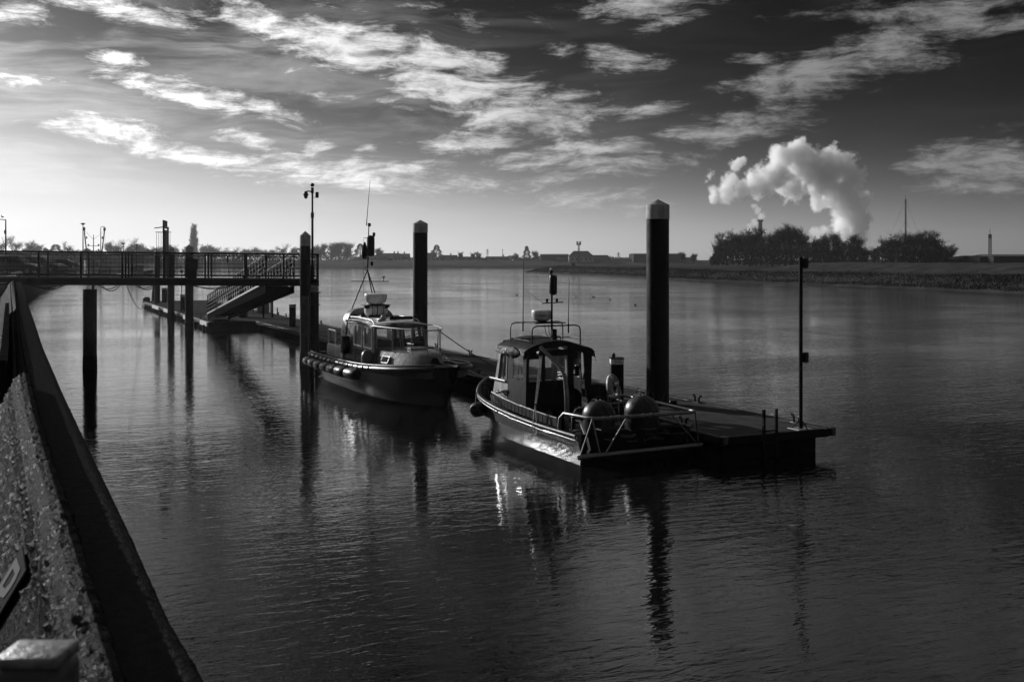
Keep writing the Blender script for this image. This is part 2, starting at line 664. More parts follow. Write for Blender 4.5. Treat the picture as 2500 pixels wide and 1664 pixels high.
# right bank: mud, salt marsh and a grass flood bank behind it
RB = [(2900, 737), (2700, 727), (2500, 717), (2300, 708.5), (2100, 700), (1900, 692), (1700, 685), (1620, 680.5), (1550, 676), (1470, 672),
      (1400, 668.5), (1340, 666.5), (1300, 665.3), (1268, 664.2)]
rb_pts = [onz(u, v, 0) for u, v in RB]
fine = []
for i in range(len(rb_pts) - 1):
    for k in range(8):
        fine.append(rb_pts[i].lerp(rb_pts[i + 1], k / 8))
fine.append(rb_pts[-1])
INW = Vector((.985, -.17, 0))
PROF = [(-4, -1.2), (-.5, -.1), (0, 0), (1.2, .35), (2.5, .6), (4, 1.25), (6, 1.7), (9, 1.95), (14, 2.1), (20, 2.15), (26, 2.2), (30, 2.75), (34, 3.4),
        (38, 3.85), (42, 3.9), (47, 3.6), (56, 3.0), (90, 2.9), (250, 2.9), (800, 2.9)]


def bank_h(i, d):
    n = len(fine)
    yc = fine[i].x * math.sin(HEAD) + fine[i].y * math.cos(HEAD)
    w = max(0, min(1, (272 - yc) / 28))
    w = w * w * (3 - 2 * w)
    base = interp([q[0] for q in PROF], [q[1] for q in PROF], d)
    if base > 2.2:
        base = 2.2 + (base - 2.2) * (w if d < 50 else max(w, .35))
    tip = min(1, (n - 1 - i) / 7.0)
    if d >= 0:
        base *= .25 + .75 * tip
    if 0.5 < d < 60:
        p = fine[i] + INW * d
        base += .16 * mnoise.noise(p * .22) + .10 * mnoise.noise(p * .7)
    return base


rows = []
for i, p in enumerate(fine):
    rows.append([(p + INW * d) + Vector((0, 0, bank_h(i, d))) for d, _ in PROF])
rows.append([Vector((q.x, q.y + 6, -1.5)) for q in rows[-1]])
rb = MB().grid(rows).build('river_bank', M_GRASS, fix=False, smooth=60)
tag(rb, kind='structure')

# far bank across the bend
FP = [(-3, -1), (0, 0), (4, 1.2), (10, 1.9), (25, 2.1), (44, 4.15), (50, 4.25), (66, 3.2), (200, 3.2), (430, 3.2)]
rows = []
for k in range(60):
    u = -700 + k * 70
    yc0 = 588 + 14 * math.sin(k * .21)
    rows.append([W(CU + (u - CU) * (588 / (yc0 + d)), yc0 + d, z + (.12 * mnoise.noise(Vector((k, d * .1, 0))) if z > .5 else 0)) for d, z in FP])
fb = MB().grid(rows).build('far_river_bank', M_FARGRASS, fix=False, smooth=60)
tag(fb, kind='structure')

# quay on the left
QE = [(-60, .3), (46, .42), (70, .35), (108, .5), (140, 2.0), (173, 4), (233, 8.5), (300, 15), (360, 24), (430, 38), (520, 48), (640, 60), (760, 60)]
qy, qx = [q[0] for q in QE], [q[1] for q in QE]
rows = []
for y in [-60, -20, 0, 20, 46] + list(range(54, 760, 8)):
    ex = interp(qy, qx, y) if y > 47 else -.3
    rows.append([Vector((x + (ex if i < 2 else 0), y, 3.14)) for i, x in enumerate((0, -3, -40, -150, -400, -800))])
qg = MB().grid(rows).build('quay_ground', M_QUAY, fix=False)
tag(qg, kind='structure')
for o in (rb, fb, qg):
    up = sum(1 if p.normal.z >= 0 else -1 for p in o.data.polygons)
    if up < 0:
        o.data.flip_normals()

# quay edge beyond the bridge: vertical face and pale kerb stones
M_STONE = mat('wet_quay_stone', .03, .9, .35, 3, .02, 6, spec=.03)
M_KERB = mat('pale_kerb_stone', .33, .5, .3, 2, .01, 12)
qw = empty('quay_wall', (0, 46, 0))
tag(qw, 'dark stone quay wall curving away behind the footbridge', 'wall')
mb = MB()
rows = []
for y in range(46, 640, 6):
    ex = interp(qy, qx, y)
    rows.append([Vector((ex + dx_, y - 46, z)) for dx_, z in ((.12, -1.5), (.1, .5), (.04, 2.0), (0, 3.10))])
mb.grid(rows)
mb.build('wall_face', M_STONE, qw, smooth=40)
yk = 62.0
kst = 0
while yk < 330 and kst < 70:
    L_ = 1.9 + .02 * (yk - 60)
    x0, x1 = interp(qy, qx, yk), interp(qy, qx, yk + L_)
    an = math.atan2(x1 - x0, L_)
    MB().box((0, 0, 0), (.5, L_ * .96, .22), -an, .03).build('kerb_stone', M_KERB, qw).location = ((x0 + x1) / 2 - .26, yk + L_ / 2 - 46, 3.19 + random.Random(kst).uniform(-.015, .02))
    yk += L_ * 1.03
    kst += 1

# ------------------------------------------------------------------ the parapet at the photographer's side
CR = [(430, 1990), (320, 1663), (255, 1467), (189, 1267), (140, 1130), (98, 1005), (72, 900), (59, 852), (49, 800), (43, 745), (40, 705), (38, 690)]
CL = [(262, 1990), (186, 1640), (163, 1554), (110, 1320), (65, 1123), (45, 1020), (33, 930), (36, 860), (33, 800), (30, 745), (27, 712), (26, 692)]
LE = [(640, 1925), (500, 1645), (418, 1508), (313, 1280), (222, 1097), (153, 953), (105, 844), (85, 784), (69, 742), (63, 715), (58, 700)]
ZC, ZL = 3.75, 3.635


def poly(l, z):
    p = sorted([onz(u, v, z) for u, v in l], key=lambda q: q.y)
    return [q.y for q in p], [q.x for q in p]


cry, crx = poly(CR, ZC)
cly, clx = poly(CL, ZC)
ley, lex = poly(LE, ZL)


def wall_mat():
    m = bpy.data.materials.new('wet_bitumen_render')
    m.use_nodes = True
    nt = m.node_tree
    nt.nodes.clear()
    q = NG(nt)
    co = q.n('ShaderNodeTexCoord').outputs['Object']
    df = q.n('ShaderNodeBsdfDiffuse')
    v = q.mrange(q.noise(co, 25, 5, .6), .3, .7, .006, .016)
    cc = q.n('ShaderNodeCombineColor')
    for k in range(3):
        q.link(v, cc.inputs[k])
    q.link(cc.outputs[0], df.inputs['Color'])
    gl = q.n('ShaderNodeBsdfGlossy')
    gl.inputs['Roughness'].default_value = .3
    gl.inputs['Color'].default_value = (.45, .45, .45, 1)
    h = q.math('ADD', q.math('MULTIPLY', q.noise(co, 260, 3, .6), 1.0), q.math('MULTIPLY', q.noise(co, 70, 3, .55), 2.2))
    b = q.n('ShaderNodeBump')
    b.inputs['Distance'].default_value = .0030
    q.link(h, b.inputs['Height'])
    q.link(b.outputs[0], df.inputs['Normal'])
    q.link(b.outputs[0], gl.inputs['Normal'])
    mx = q.n('ShaderNodeMixShader')
    mx.inputs[0].default_value = .017
    q.link(df.outputs[0], mx.inputs[1])
    q.link(gl.outputs[0], mx.inputs[2])
    o = q.n('ShaderNodeOutputMaterial')
    q.link(mx.outputs[0], o.inputs[0])
    return m


M_RENDER = wall_mat()


def lump(p, s, amt):
    d, _ = mnoise.voronoi(p * s)
    k = max(0.0, 1 - d[0] / .52)
    on = mnoise.noise(p * s * .23 + Vector((7, 3, 1)))
    return amt * k * k * (3 - 2 * k) * 1.15 * max(0.0, min(1.0, .55 + 1.6 * on))


sections = []
y = .55
while y < 47:
    sections.append(y)
    y += max(.006, y * (.0042 if y < 14 else .02))
rows = []
for y in sections:
    XR, XL, XE = interp(cry, crx, y), interp(cly, clx, y), interp(ley, lex, y)
    if XR - XL < .06:
        XL = XR - .06
    w = XR - XL
    key = [(XL - .37, 3.05), (XL - .03, 3.63), (XL - .006, 3.70), (XL + .10 * w, 3.722), (XL + .36 * w, 3.746), (XR - .34 * w, 3.756), (XR - .10 * w, 3.744), (XR, 3.70),
           (XR + .004, 3.65), (XR + .012, 3.637), (XE - .03, 3.635), (XE - .006, 3.628), (XE, 3.605), (XE + .01, 3.0)]
    st_ = max(0.0, min(1.0, (y - 7.75) / .12))
    key = [(kx + (.02 * st_ if n_ < 5 else 0), kz - .075 * st_ * (1 if 1 < n_ < 8 else 0)) for n_, (kx, kz) in enumerate(key)]
    cnt = [64, 12, 6, 7, 8, 6, 3, 4, 1, 12, 3, 2, 6]
    row = []
    for k in range(len(key) - 1):
        for j in range(cnt[k]):
            t = j / cnt[k]
            row.append(Vector((key[k][0] * (1 - t) + key[k + 1][0] * t, y, key[k][1] * (1 - t) + key[k + 1][1] * t)))
    row.append(Vector((key[-1][0], y, key[-1][1])))
    out = []
    for i, p in enumerate(row):
        a, b_ = row[max(0, i - 1)], row[min(len(row) - 1, i + 1)]
        nrm = Vector((-(b_.z - a.z), 0, b_.x - a.x)).normalized()
        if i < 76:
            q = p.copy()
            q.y *= .75
            amt = lump(q, 40, .017) + lump(p + Vector((3, 1, 2)), 85, .005)
        elif i < 111:
            q = p.copy()
            q.y *= 1.6
            amt = lump(q, 26, .011) + .003 * mnoise.noise(p * 30)
            if i < 96:
                amt += lump(p, 62, .008) + .0025 * mnoise.noise(p * 90)
        else:
            q = p.copy()
            q.y *= 1.3
            amt = lump(q, 26, .005) * .6 + .0015 * mnoise.noise(p * 30)
        if y > 12:
            amt *= 12 / y
        out.append(p + nrm * amt)
    out.append(Vector((row[-1].x + .05, y, -1.5)))
    rows.append(out)
par = empty('parapet_wall', (0, 0, 0))
tag(par, 'wet rough rendered parapet with rounded coping and river ledge running along the quay', 'wall')
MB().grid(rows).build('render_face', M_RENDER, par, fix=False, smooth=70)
f0 = par.children[0].data
if sum(p.normal.z for p in f0.polygons) < 0:
    f0.flip_normals()

# safety sign fixed flat on the land face of the parapet
M_SIGN = mat('grey_sign_plate', .05, .9, .15, 10, spec=.03)
M_SIGNW = mat('pale_sign_print', .16, .9, spec=.03)


def face_pt(y, k):
    XL = interp(cly, clx, y)
    # k = 0 top of the face, 1 = foot
    a, b_ = Vector((XL - .012, y, 3.662)), Vector((XL - .37, y, 3.05))
    n_ = Vector((-.863, 0, .505)).normalized()
    return a.lerp(b_, k) + n_ * .02


sg = empty('wall_sign', face_pt(2.25, .15))
tag(sg, 'narrow grey safety sign with pale symbol fixed to the parapet face', 'sign')
y0, y1 = 3.22, 3.50
k0, k1 = .04, .44
o_ = sg.location
mb = MB()
qd = [face_pt(y1, k0) - o_, face_pt(y0, k0) - o_, face_pt(y0, k1) - o_, face_pt(y1, k1) - o_]
nn = Vector((-.863, 0, .505)).normalized()
mb.add(qd + [p - nn * .004 for p in qd], [(0, 1, 2, 3), (7, 6, 5, 4), (0, 4, 5, 1), (1, 5, 6, 2), (2, 6, 7, 3), (3, 7, 4, 0)])
mb.build('plate', M_SIGN, sg)


def sgp(s, t):
    """s along the sign from the far end, t down the face"""
    return face_pt(y1 + (y0 - y1) * s, k0 + (k1 - k0) * t) - o_ + nn * .002


mb = MB()


def sgpoly(pts):
    mb.prism([sgp(*p) for p in pts], nn, .0008)


sgpoly([(.14, .10), (.74, .06), (.84, .16), (.84, .24), (.66, .24), (.62, .15), (.34, .17), (.34, .42), (.14, .44)])
sgpoly([(.66, .24), (.84, .24), (.78, .36), (.52, .42), (.34, .42), (.34, .36), (.56, .33)])
sgpoly([(.14, .44), (.34, .42), (.30, .62), (.12, .64)])
sgpoly([(.46, .46), (.86, .42), (.90, .62), (.62, .66)])
mb.build('symbol', M_SIGNW, sg)
mb = MB()
for r_ in range(4):
    for c_ in range(5):
        s0 = .12 + c_ * .155 + (.03 if r_ % 2 else 0)
        sgpoly([(s0, .71 + r_ * .07), (s0 + .11, .71 + r_ * .07), (s0 + .11, .735 + r_ * .07), (s0, .735 + r_ * .07)])
mb.build('small_print', mat('faint_sign_print', .09, .9, spec=.03), sg)

# post standing right by the lens, soft with nearness
pp = onz(92, 1600, 4.02)
po = empty('rounded_post', (pp.x, pp.y, 3.14))
tag(po, 'dark square post with worn rounded top close in the bottom left corner', 'post')
bm_ = MB().box((0, 0, .44), (.084, .075, .88), -HEAD, .016)
bm_.build('post_body', mat('black_post_paint', .02, .35, .3, 30, .001, 90), po, smooth=50)
MB().box((0, 0, .882), (.078, .07, .014), -HEAD, .005).build('post_top', mat('worn_post_top', .10, .4, .5, 40, .004, 70), po, smooth=50)

# dark flood gate and concrete block by the bridge foot
fg = empty('flood_gate', (0, 8.4, 3.05))
tag(fg, 'black flood gate boards standing along the land side of the parapet', 'gate')
ys_ = [8.4 + 1.45 * k for k in range(9)]
for k in range(8):
    xa_, xb_ = interp(cly, clx, ys_[k]) - .045, interp(cly, clx, ys_[k + 1]) - .045
    MB().prism([(xa_, ys_[k] - 8.4, 0), (xb_, ys_[k + 1] - 8.42, 0), (xb_, ys_[k + 1] - 8.42, .72), (xa_, ys_[k] - 8.4, .72)], (-1, 0, 0), .06).build('gate_board', M_MATT, fg)
xa_ = interp(cly, clx, 8.4)
MB().box((xa_ - .35, -.03, .37), (.60, .06, .74), 0, .01).build('end_board', M_MATT, fg)
ab = empty('bridge_abutment', (-1.2, 45.6, 2.9))
tag(ab, 'concrete abutment block under the landward end of the footbridge', 'abutment')
MB().box((0, 0, .3), (2.1, 2.0, .62), R(-11), .03).build('concrete_block', mat('grey_concrete', .16, .8, .25, 4, .004, 25), ab)
MB().box((0, 0, .66), (1.9, 1.6, .1), R(-11), .01).build('bearing_plate', M_STEEL, ab)


# ================================================================== footbridge
BA, BB = W(-40, 43.3, 0), W(779, 46.0, 0)
BA.z = BB.z = 0
BLEN = (BB - BA).length
be = (BB - BA).normalized()
bp = Vector((-be.y, be.x, 0))           # towards the far side
BANG = math.atan2(be.y, be.x)
BWID = 1.7


def bz(s):
    return 3.77 - .125 * s / BLEN


def bs(u):
    """station on the near parapet seen on bearing u"""
    # solve (BA + be*s) on bearing u
    k = (u - CU) / FPX
    c, sn = math.cos(HEAD), math.sin(HEAD)
    ex, ey = be.x * c - be.y * sn, be.x * sn + be.y * c
    ax, ay = BA.x * c - BA.y * sn, BA.x * sn + BA.y * c
    return (k * ay - ax) / (ex - k * ey)


br = empty('footbridge', BA)
br.rotation_euler = (0, -math.atan2(-.125, BLEN) * 0, BANG)
tag(br, 'long black steel footbridge with mesh railings crossing from quay to mooring piles', 'bridge')


def B(s, t, z):
    """bridge coordinates: along, across, above the deck"""
    return Vector((s, t, bz(s) + z))


for t in (0.0, BWID):
    mb = MB()
    for (z, h, w) in ((-.03, .03, .16), (-.15, .22, .03), (-.27, .03, .18)):
        mb.bar(B(0, t, z), B(BLEN, t, z), w, h)
    mb.build('main_beam', M_STEEL, br)
mb = MB()
n_pl = 44
pl = None
for i in range(n_pl):
    s0, s1 = BLEN * i / n_pl, BLEN * (i + 1) / n_pl - .012
    mb = MB().bar(B(s0, BWID / 2, .012), B(s1, BWID / 2, .012), BWID - .2, .03)
    mb.build('deck_plate', M_DECK, br)
posts = [bs(u) for u in (-38, 95, 198, 299, 401, 501, 598, 692)] + [BLEN - .05]
for t in (0.0, BWID):
    mb = MB().bar(B(0, t, 1.08), B(BLEN, t, 1.08), .07, .075)
    mb.build('top_rail', M_STEEL, br)
    mb = MB().bar(B(0, t, .985), B(BLEN, t, .985), .035, .04)
    mb.build('upper_rail', M_STEEL, br)
    mb = MB().bar(B(0, t, .13), B(BLEN, t, .13), .035, .045)
    mb.build('lower_rail', M_STEEL, br)
    for i, s in enumerate(posts):
        MB().bar(B(s, t, -.0), B(s, t, 1.05), .075, .075).build('rail_post', M_STEEL, br)
        if i in (3, 5):
            MB().bar(B(s + .14, t, -.0), B(s + .14, t, 1.05), .06, .06).build('rail_post', M_STEEL, br)
    for i in range(len(posts) - 1):
        s0, s1 = posts[i] + .05, posts[i + 1] - .05
        mb = MB()
        n = int((s1 - s0) / .052)
        for k in range(1, n):
            s = s0 + (s1 - s0) * k / n
            mb.bar(B(s, t, .14), B(s, t, .98), .014, .014)
        for z in (.30, .47, .64, .81):
            mb.bar(B(s0, t, z), B(s1, t, z), .014, .014)
        o = mb.build('mesh_panel', M_STEEL, br, fix=False)
        o['kind'] = 'stuff'
# end rail
mb = MB()
for z in (1.08, .985, .13):
    mb.bar(B(BLEN - .05, 0, z), B(BLEN - .05, BWID, z), .05, .05)
mb.build('end_rail', M_STEEL, br)
for (u0, u1, dp) in ((70, 150, .12), (240, 285, .16), (470, 560, .1), (330, 372, .12)):
    s0, s1 = bs(u0), bs(u1)
    for kk in range(2):
        mb = MB()
        pts = []
        for k in range(13):
            f = k / 12
            pts.append(B(s0 + (s1 - s0) * f + .1 * kk, .1 + .1 * kk, -.29 - dp * (1 + .5 * kk) * (1 - (2 * f - 1) ** 2)))
        mb.tube(pts, .018, 5)
        mb.build('hanging_cable', M_DARK, br, smooth=50)
s_g = bs(399)
# gate portal
gp_ = empty('bridge_gate', BA + be * s_g + Vector((0, 0, bz(s_g))), BANG)
tag(gp_, 'tall black access gate frame rising from the footbridge with plate sign on top', 'gate')
for t in (.05, BWID - .05):
    MB().box((0, t, 1.12), (.07, .07, 2.2)).build('gate_post', M_STEEL, gp_)
MB().box((0, BWID / 2, 2.16), (.08, BWID - .18, .07)).build('lintel', M_STEEL, gp_)
MB().box((.02, BWID / 2, 1.06), (.04, BWID - .24, 2.0)).build('gate_leaf', M_STEEL, gp_)
MB().box((-.03, BWID / 2, 2.34), (.03, BWID - .2, .26)).build('sign_plate', M_STEEL, gp_)
MB().bar((-.38, .3, 2.13), (.05, .3, 2.19), .5, .02).build('rain_hood', M_GALV, gp_)
# side wings that stop climbing round the gate
mb = MB()
for k in range(7):
    mb.bar((0.09 * (k - 3), -.04, .02), (0.09 * (k - 3), -.04, 2.0 - .03 * abs(k - 3)), .014, .014)
mb.bar((-.32, -.04, 1.95), (.32, -.04, 1.95), .03, .03)
mb.build('anti_climb_bars', M_STEEL, gp_, fix=False)

# control cabinet hung on the bridge rail
s_c = bs(470)
cc_ = empty('control_cabinet', BA + be * s_c + Vector((0, 0, bz(s_c))), BANG)
tag(cc_, 'dark electrical cabinet hung on the footbridge railing above the middle pile', 'cabinet')
MB().box((0, -.14, .62), (.46, .22, .44), 0, .015).build('box', M_STEEL, cc_, smooth=40)
MB().box((0, -.255, .62), (.40, .012, .38), 0, .004).build('door', M_DARK, cc_)
MB().box((.02, -.14, .82), (.64, .28, .03), 0, .006).build('hood', M_STEEL, cc_)
MB().box((.0, -.12, .2), (.36, .16, .4), 0, .01).build('plinth_box', M_STEEL, cc_)
MB().tube([(-.29, -.1, .1), (-.29, -.1, .8)], .018, 6).build('conduit', M_STEEL, cc_, smooth=50)
# loudhailer on a stick, cable hook
s_h = bs(556)
ck = empty('cable_hook', BA + be * s_h + Vector((0, 0, bz(s_h))), BANG)
tag(ck, 'coiled lead hanging from a hook inside the footbridge mesh', 'cable')
MB().box((0, -.04, .84), (.09, .08, .26), 0, .01).build('hook_bracket', M_DARK, ck)
MB().tube([(.0, -.06, .74), (.02, -.06, .5), (.06, -.06, .3), (.06, -.05, .05)], .012, 6).build('lead', M_DARK, ck, smooth=50)
MB().torus((-.1, -.06, .82), .07, .011, Matrix.Rotation(PI / 2, 3, 'X'), 16, 5).build('coil', M_DARK, ck, smooth=50)

# CCTV mast at the river end
s_m = bs(763)
cm = empty('camera_mast', BA + be * s_m + bp * .35 + Vector((0, 0, bz(s_m))), BANG)
tag(cm, 'slim mast with surveillance camera at the river end of the footbridge', 'mast')
MB().tube([(0, 0, 0), (0, 0, 2.85)], .052, 10).tube([(0, 0, 2.8), (0, 0, 3.98)], .042, 10).build('pole', M_STEEL, cm, smooth=50)
MB().tube([(0, 0, 2.68), (0, 0, 2.9)], .075, 10).build('collar', M_STEEL, cm, smooth=50)
MB().box((0, 0, .3), (.16, .14, .6), 0, .01).build('base_box', M_STEEL, cm)
mb = MB().tube([(0, 0, 3.80), (-.16, -.05, 3.83), (-.27, -.08, 3.80)], .028, 8)
mb.build('camera_arm', M_STEEL, cm, smooth=50)
mb = MB().lathe([(.03, .14), (.07, .12), (.085, .04), (.115, .02), (.115, -.03), (.085, -.05), (.08, -.12), (.05, -.17), (.01, -.19)], (-.28, -.08, 3.68), 14)
mb.build('camera_dome', M_DARK, cm, smooth=40)
MB().box((0, -.02, 3.86), (.12, .1, .26), 0, .01).build('junction_box', M_STEEL, cm)
MB().bar((0, 0, 3.56), (.2, 0, 3.56), .02, .02).build('side_arm', M_STEEL, cm)
MB().box((.2, 0, 3.67), (.14, .12, .25), 0, .015).build('radio_box', M_DARK, cm)
mb = MB().lathe([(.01, -.085), (.05, -.07), (.082, -.03), (.085, .01), (.06, .06), (.01, .085)], (0, 0, 4.10), 14)
mb.build('beacon_globe', M_DARK, cm, smooth=60)
mb = MB()
for k in range(10):
    a = k * 2 * PI / 10
    mb.bar((.05 * math.cos(a), 0, 4.12 + .05 * abs(math.sin(a))), (.17 * math.cos(a), 0, 4.12 + .17 * abs(math.sin(a))), .005, .005)
mb.build('bird_spikes', M_DARK, cm, fix=False)


# ================================================================== piles
def pile(name, pos, r, top, label, cap=True, caph=.36, coneh=.17, cat='pile', group=None, n=28):
    e = empty(name, (pos[0], pos[1], 0))
    tag(e, label, cat, group)
    z1 = top - (caph + coneh if cap else 0)
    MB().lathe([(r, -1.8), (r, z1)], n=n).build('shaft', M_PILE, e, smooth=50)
    rnd_ = random.Random(int(pos[0] * 100))
    rows_ = []
    for k in range(7):
        z_ = -.2 + .75 * k / 6
        rows_.append([Vector(((r + .004 + .018 * (1 - k / 6) * (1 + mnoise.noise(Vector((math.cos(a) * 4, math.sin(a) * 4, z_ * 9 + pos[0]))))) * math.cos(a), (r + .004 + .018 * (1 - k / 6)) * math.sin(a), z_ + (.06 * mnoise.noise(Vector((math.cos(a) * 3, math.sin(a) * 3, pos[1]))) if k == 6 else 0))) for a in [q * 2 * PI / n for q in range(n)]])
    MB().grid(rows_, close=True).build('weed_band', M_MATT, e, smooth=60, fix=False)
    if cap:
        rc = r * 1.035
        MB().lathe([(rc, z1 - .012), (rc + .006, z1 - .012), (rc + .006, z1 + .025), (rc, z1 + .03), (rc, z1 + caph), (rc * .985, z1 + caph + .012), (.012, top)], n=n).build('cap', M_CAP, e, smooth=25)
    return e


GP = 'capped mooring piles'
pile('mooring_pile', (16.1, 24.8), .312, 6.16, 'thick black mooring pile beside the nearer boat, widest of all', caph=.37, coneh=.165, group=GP)
pile('mooring_pile', (15.85, 42.9), .312, 6.2, 'black mooring pile standing behind the survey boat', caph=.37, coneh=.165, group=GP)
pC = BA + be * bs(745) - bp * .42
pile('mooring_pile', (pC.x, pC.y), .225, 5.72, 'black pile carrying the tide board at the river end of the footbridge', caph=.42, coneh=.2, group=GP)
pD = W(462, 66.9)
pile('mooring_pile', (pD.x, pD.y), .258, 5.47, 'nearest of three capped piles along the landing pontoon', caph=.36, coneh=.2, group=GP)
pE = W(417.5, 80)
pile('mooring_pile', (pE.x, pE.y), .258, 5.48, 'middle one of three capped piles along the landing pontoon', caph=.36, coneh=.2, group=GP)
pF = W(384, 96)
pile('mooring_pile', (pF.x, pF.y), .258, 5.4, 'farthest of three capped piles along the landing pontoon', caph=.36, coneh=.2, group=GP)
# bearing piles of the bridge, flat topped
pG = W(219.5, 43.9)
e = pile('bridge_pile', (pG.x, pG.y), .272, 3.26, 'flat topped black pile alone in the water under the footbridge', cap=False, group='piles under the footbridge')
MB().lathe([(.285, 3.262), (.285, 3.29)], n=24).build('head_plate', M_STEEL, e)
sG = bs(219.5)
MB().tube([(.12, 0, 3.28), (.12, 0, bz(sG) - .28)], .05, 8).build('bearing_stub', M_STEEL, e)
pH = BA + be * bs(766) + bp * .3
e = pile('bridge_pile', (pH.x, pH.y), .225, 3.05, 'flat topped pile carrying the river end of the footbridge', cap=False, group='piles under the footbridge')
MB().lathe([(.30, 3.052), (.30, 3.10)], n=24).build('head_plate', M_STEEL, e)
MB().lathe([(.19, 3.10), (.22, 3.14), (.22, 3.3), (.19, 3.345)], n=18).build('bearing_pad', M_GREY, e, smooth=40)
MB().box((0, 0, 2.55), (.47, .47, .03)).build('band', M_STEEL, e)

# tide board on the pile, metres above datum
tb = empty('tide_board', (pC.x, pC.y - .0, 0))
tag(tb, 'tall tide gauge board numbered 8 7 6 on the pile by the survey boat', 'gauge')
td = Vector((-pC.x, -pC.y, 0)).normalized()
td = Vector((-.33, -.944, 0))
ts = Vector((-td.y, td.x, 0))
cB = td * .26
mb = MB()
mat_board = mat('grey_gauge_board', .045, .5, .3, 8)
tc = cB + Vector((0, 0, .3))
q_ = [cB - ts * .15 + Vector((0, 0, -1.0)), cB + ts * .15 + Vector((0, 0, -1.0)), cB + ts * .15 + Vector((0, 0, 2.95)), cB - ts * .15 + Vector((0, 0, 2.95))]
MB().prism(q_, td, .03).build('board', mat_board, tb)
for dgt, z in (('8', 2.47), ('7', 1.49), ('6', .42)):
    text('numeral', dgt, .34, basis(ts, (0, 0, 1), cB + td * .033 + Vector((-.02 * ts.x, 0, z)) - ts * .03), M_INK, tb)
mb = MB()
z = -.3
i = 0
while z < 2.85:
    if i % 2 == 0 and min(abs(z - q) for q in (2.47, 1.49, .42)) > .2:
        p0 = cB + td * .032 + ts * .06 + Vector((0, 0, z))
        mb.prism([p0 - ts * .04, p0 + ts * .05, p0 + ts * .05 + Vector((0, 0, .1)), p0 - ts * .04 + Vector((0, 0, .1))], td, .003)
    z += .1
    i += 1
mb.build('graduations', M_INK, tb)
p0 = cB + ts * .17
MB().bar(p0 + Vector((0, 0, -1)), p0 + Vector((0, 0, 3.0)), .025, .04).build('edge_angle', M_GALV, tb)

# ================================================================== gangway
gt0, gt1 = Vector((10.35, 47.9, 3.55)), Vector((11.55, 47.6, 3.55))
gb0, gb1 = Vector((11.65, 71.6, 1.02)), Vector((12.95, 71.4, 1.02))
gw = empty('gangway', (gb0.x, gb0.y, 0))
tag(gw, 'sloping aluminium gangway with railed sides from footbridge down to the landing pontoon', 'gangway')
go = Vector((gb0.x, gb0.y, 0))


def GW(side, f, z):
    a, b_ = (gt0, gb0) if side == 0 else (gt1, gb1)
    return a.lerp(b_, f) + Vector((0, 0, z)) - go


NB = 26
for sd_ in (0, 1):
    MB().bar(GW(sd_, 0, -.04), GW(sd_, 1, -.04), .06, .09).build('side_girder', M_ALU, gw)
    MB().bar(GW(sd_, 0, -.36), GW(sd_, 1, -.26), .03, .36).build('under_web', M_MATT, gw)
    MB().bar(GW(sd_, 0, 1.12), GW(sd_, 1, 1.12), .06, .06).build('top_chord', M_STEEL, gw)
    MB().tube([GW(sd_, 0, 1.22), GW(sd_, 1, 1.22)], .022, 8).build('handrail', M_GALV, gw, smooth=50)
    for z in (.24, .46, .68, .90):
        MB().bar(GW(sd_, 0, z), GW(sd_, 1, z), .03, .035).build('side_rail', M_RUB, gw)
    for k in range(NB + 1):
        f = k / NB
        MB().bar(GW(sd_, f, -.1), GW(sd_, f, 1.2), .05, .05).build('upright', M_MATT, gw)
    for k in range(NB):
        MB().bar(GW(sd_, k / NB, 0), GW(sd_, (k + 1) / NB, 1.1), .035, .035).build('diagonal', M_MATT, gw)
for k in range(30):
    f0, f1 = k / 30, (k + .93) / 30
    a0, a1, b0, b1 = GW(0, f0, 0), GW(1, f0, 0), GW(0, f1, 0), GW(1, f1, 0)
    MB().prism([a0, a1, b1, b0], (0, 0, 1), .03).build('deck_plate', M_STEEL, gw)
MB().prism([GW(0, 0, -.3), GW(1, 0, -.3), GW(1, 1, -.18), GW(0, 1, -.18)], (0, 0, 1), .05).build('soffit', M_MATT, gw)
mb = MB()
for sd_ in (0, 1):
    p = GW(sd_, .985, 0)
    mb.lathe([(.13, -.06), (.13, .06)], (p.x, p.y, .70), 14, Matrix.Rotation(PI / 2, 3, 'Y'))
mb.build('foot_rollers', M_BLACK, gw, smooth=40)
a0, a1 = GW(0, .995, -.1), GW(1, .995, -.1)
MB().prism([a0, a1, a1 + Vector((.05, 1.5, -.33)), a0 + Vector((.05, 1.5, -.33))], (0, 0, 1), .025).build('toe_flap', M_ALU, gw)

# ================================================================== pontoons
DZ = .55


def cleat_mesh():
    mb = MB()
    for x in (-.09, .09):
        mb.tube([(x, 0, 0), (x, 0, .13), (x * 1.2, 0, .17), (x * 1.9, 0, .19)], [.03, .028, .03, .026], 8)
        mb.lathe([(.025, 0), (.045, .02), (.04, .05), (.01, .06)], (x * 1.7, 0, .165), 8)
    mb.box((0, 0, .01), (.34, .12, .02), 0, .004)
    return mb


CLEAT = cleat_mesh()


def cleats(parent, pts, org):
    first = None
    for (x, y) in pts:
        if first is None:
            o = CLEAT.build('cleat', M_BLACK, parent, smooth=40)
            first = o
        else:
            o = first.copy()
            COL.objects.link(o)
        o.location = (x - org[0], y - org[1], DZ)
        o.rotation_euler = (0, 0, PI / 2)


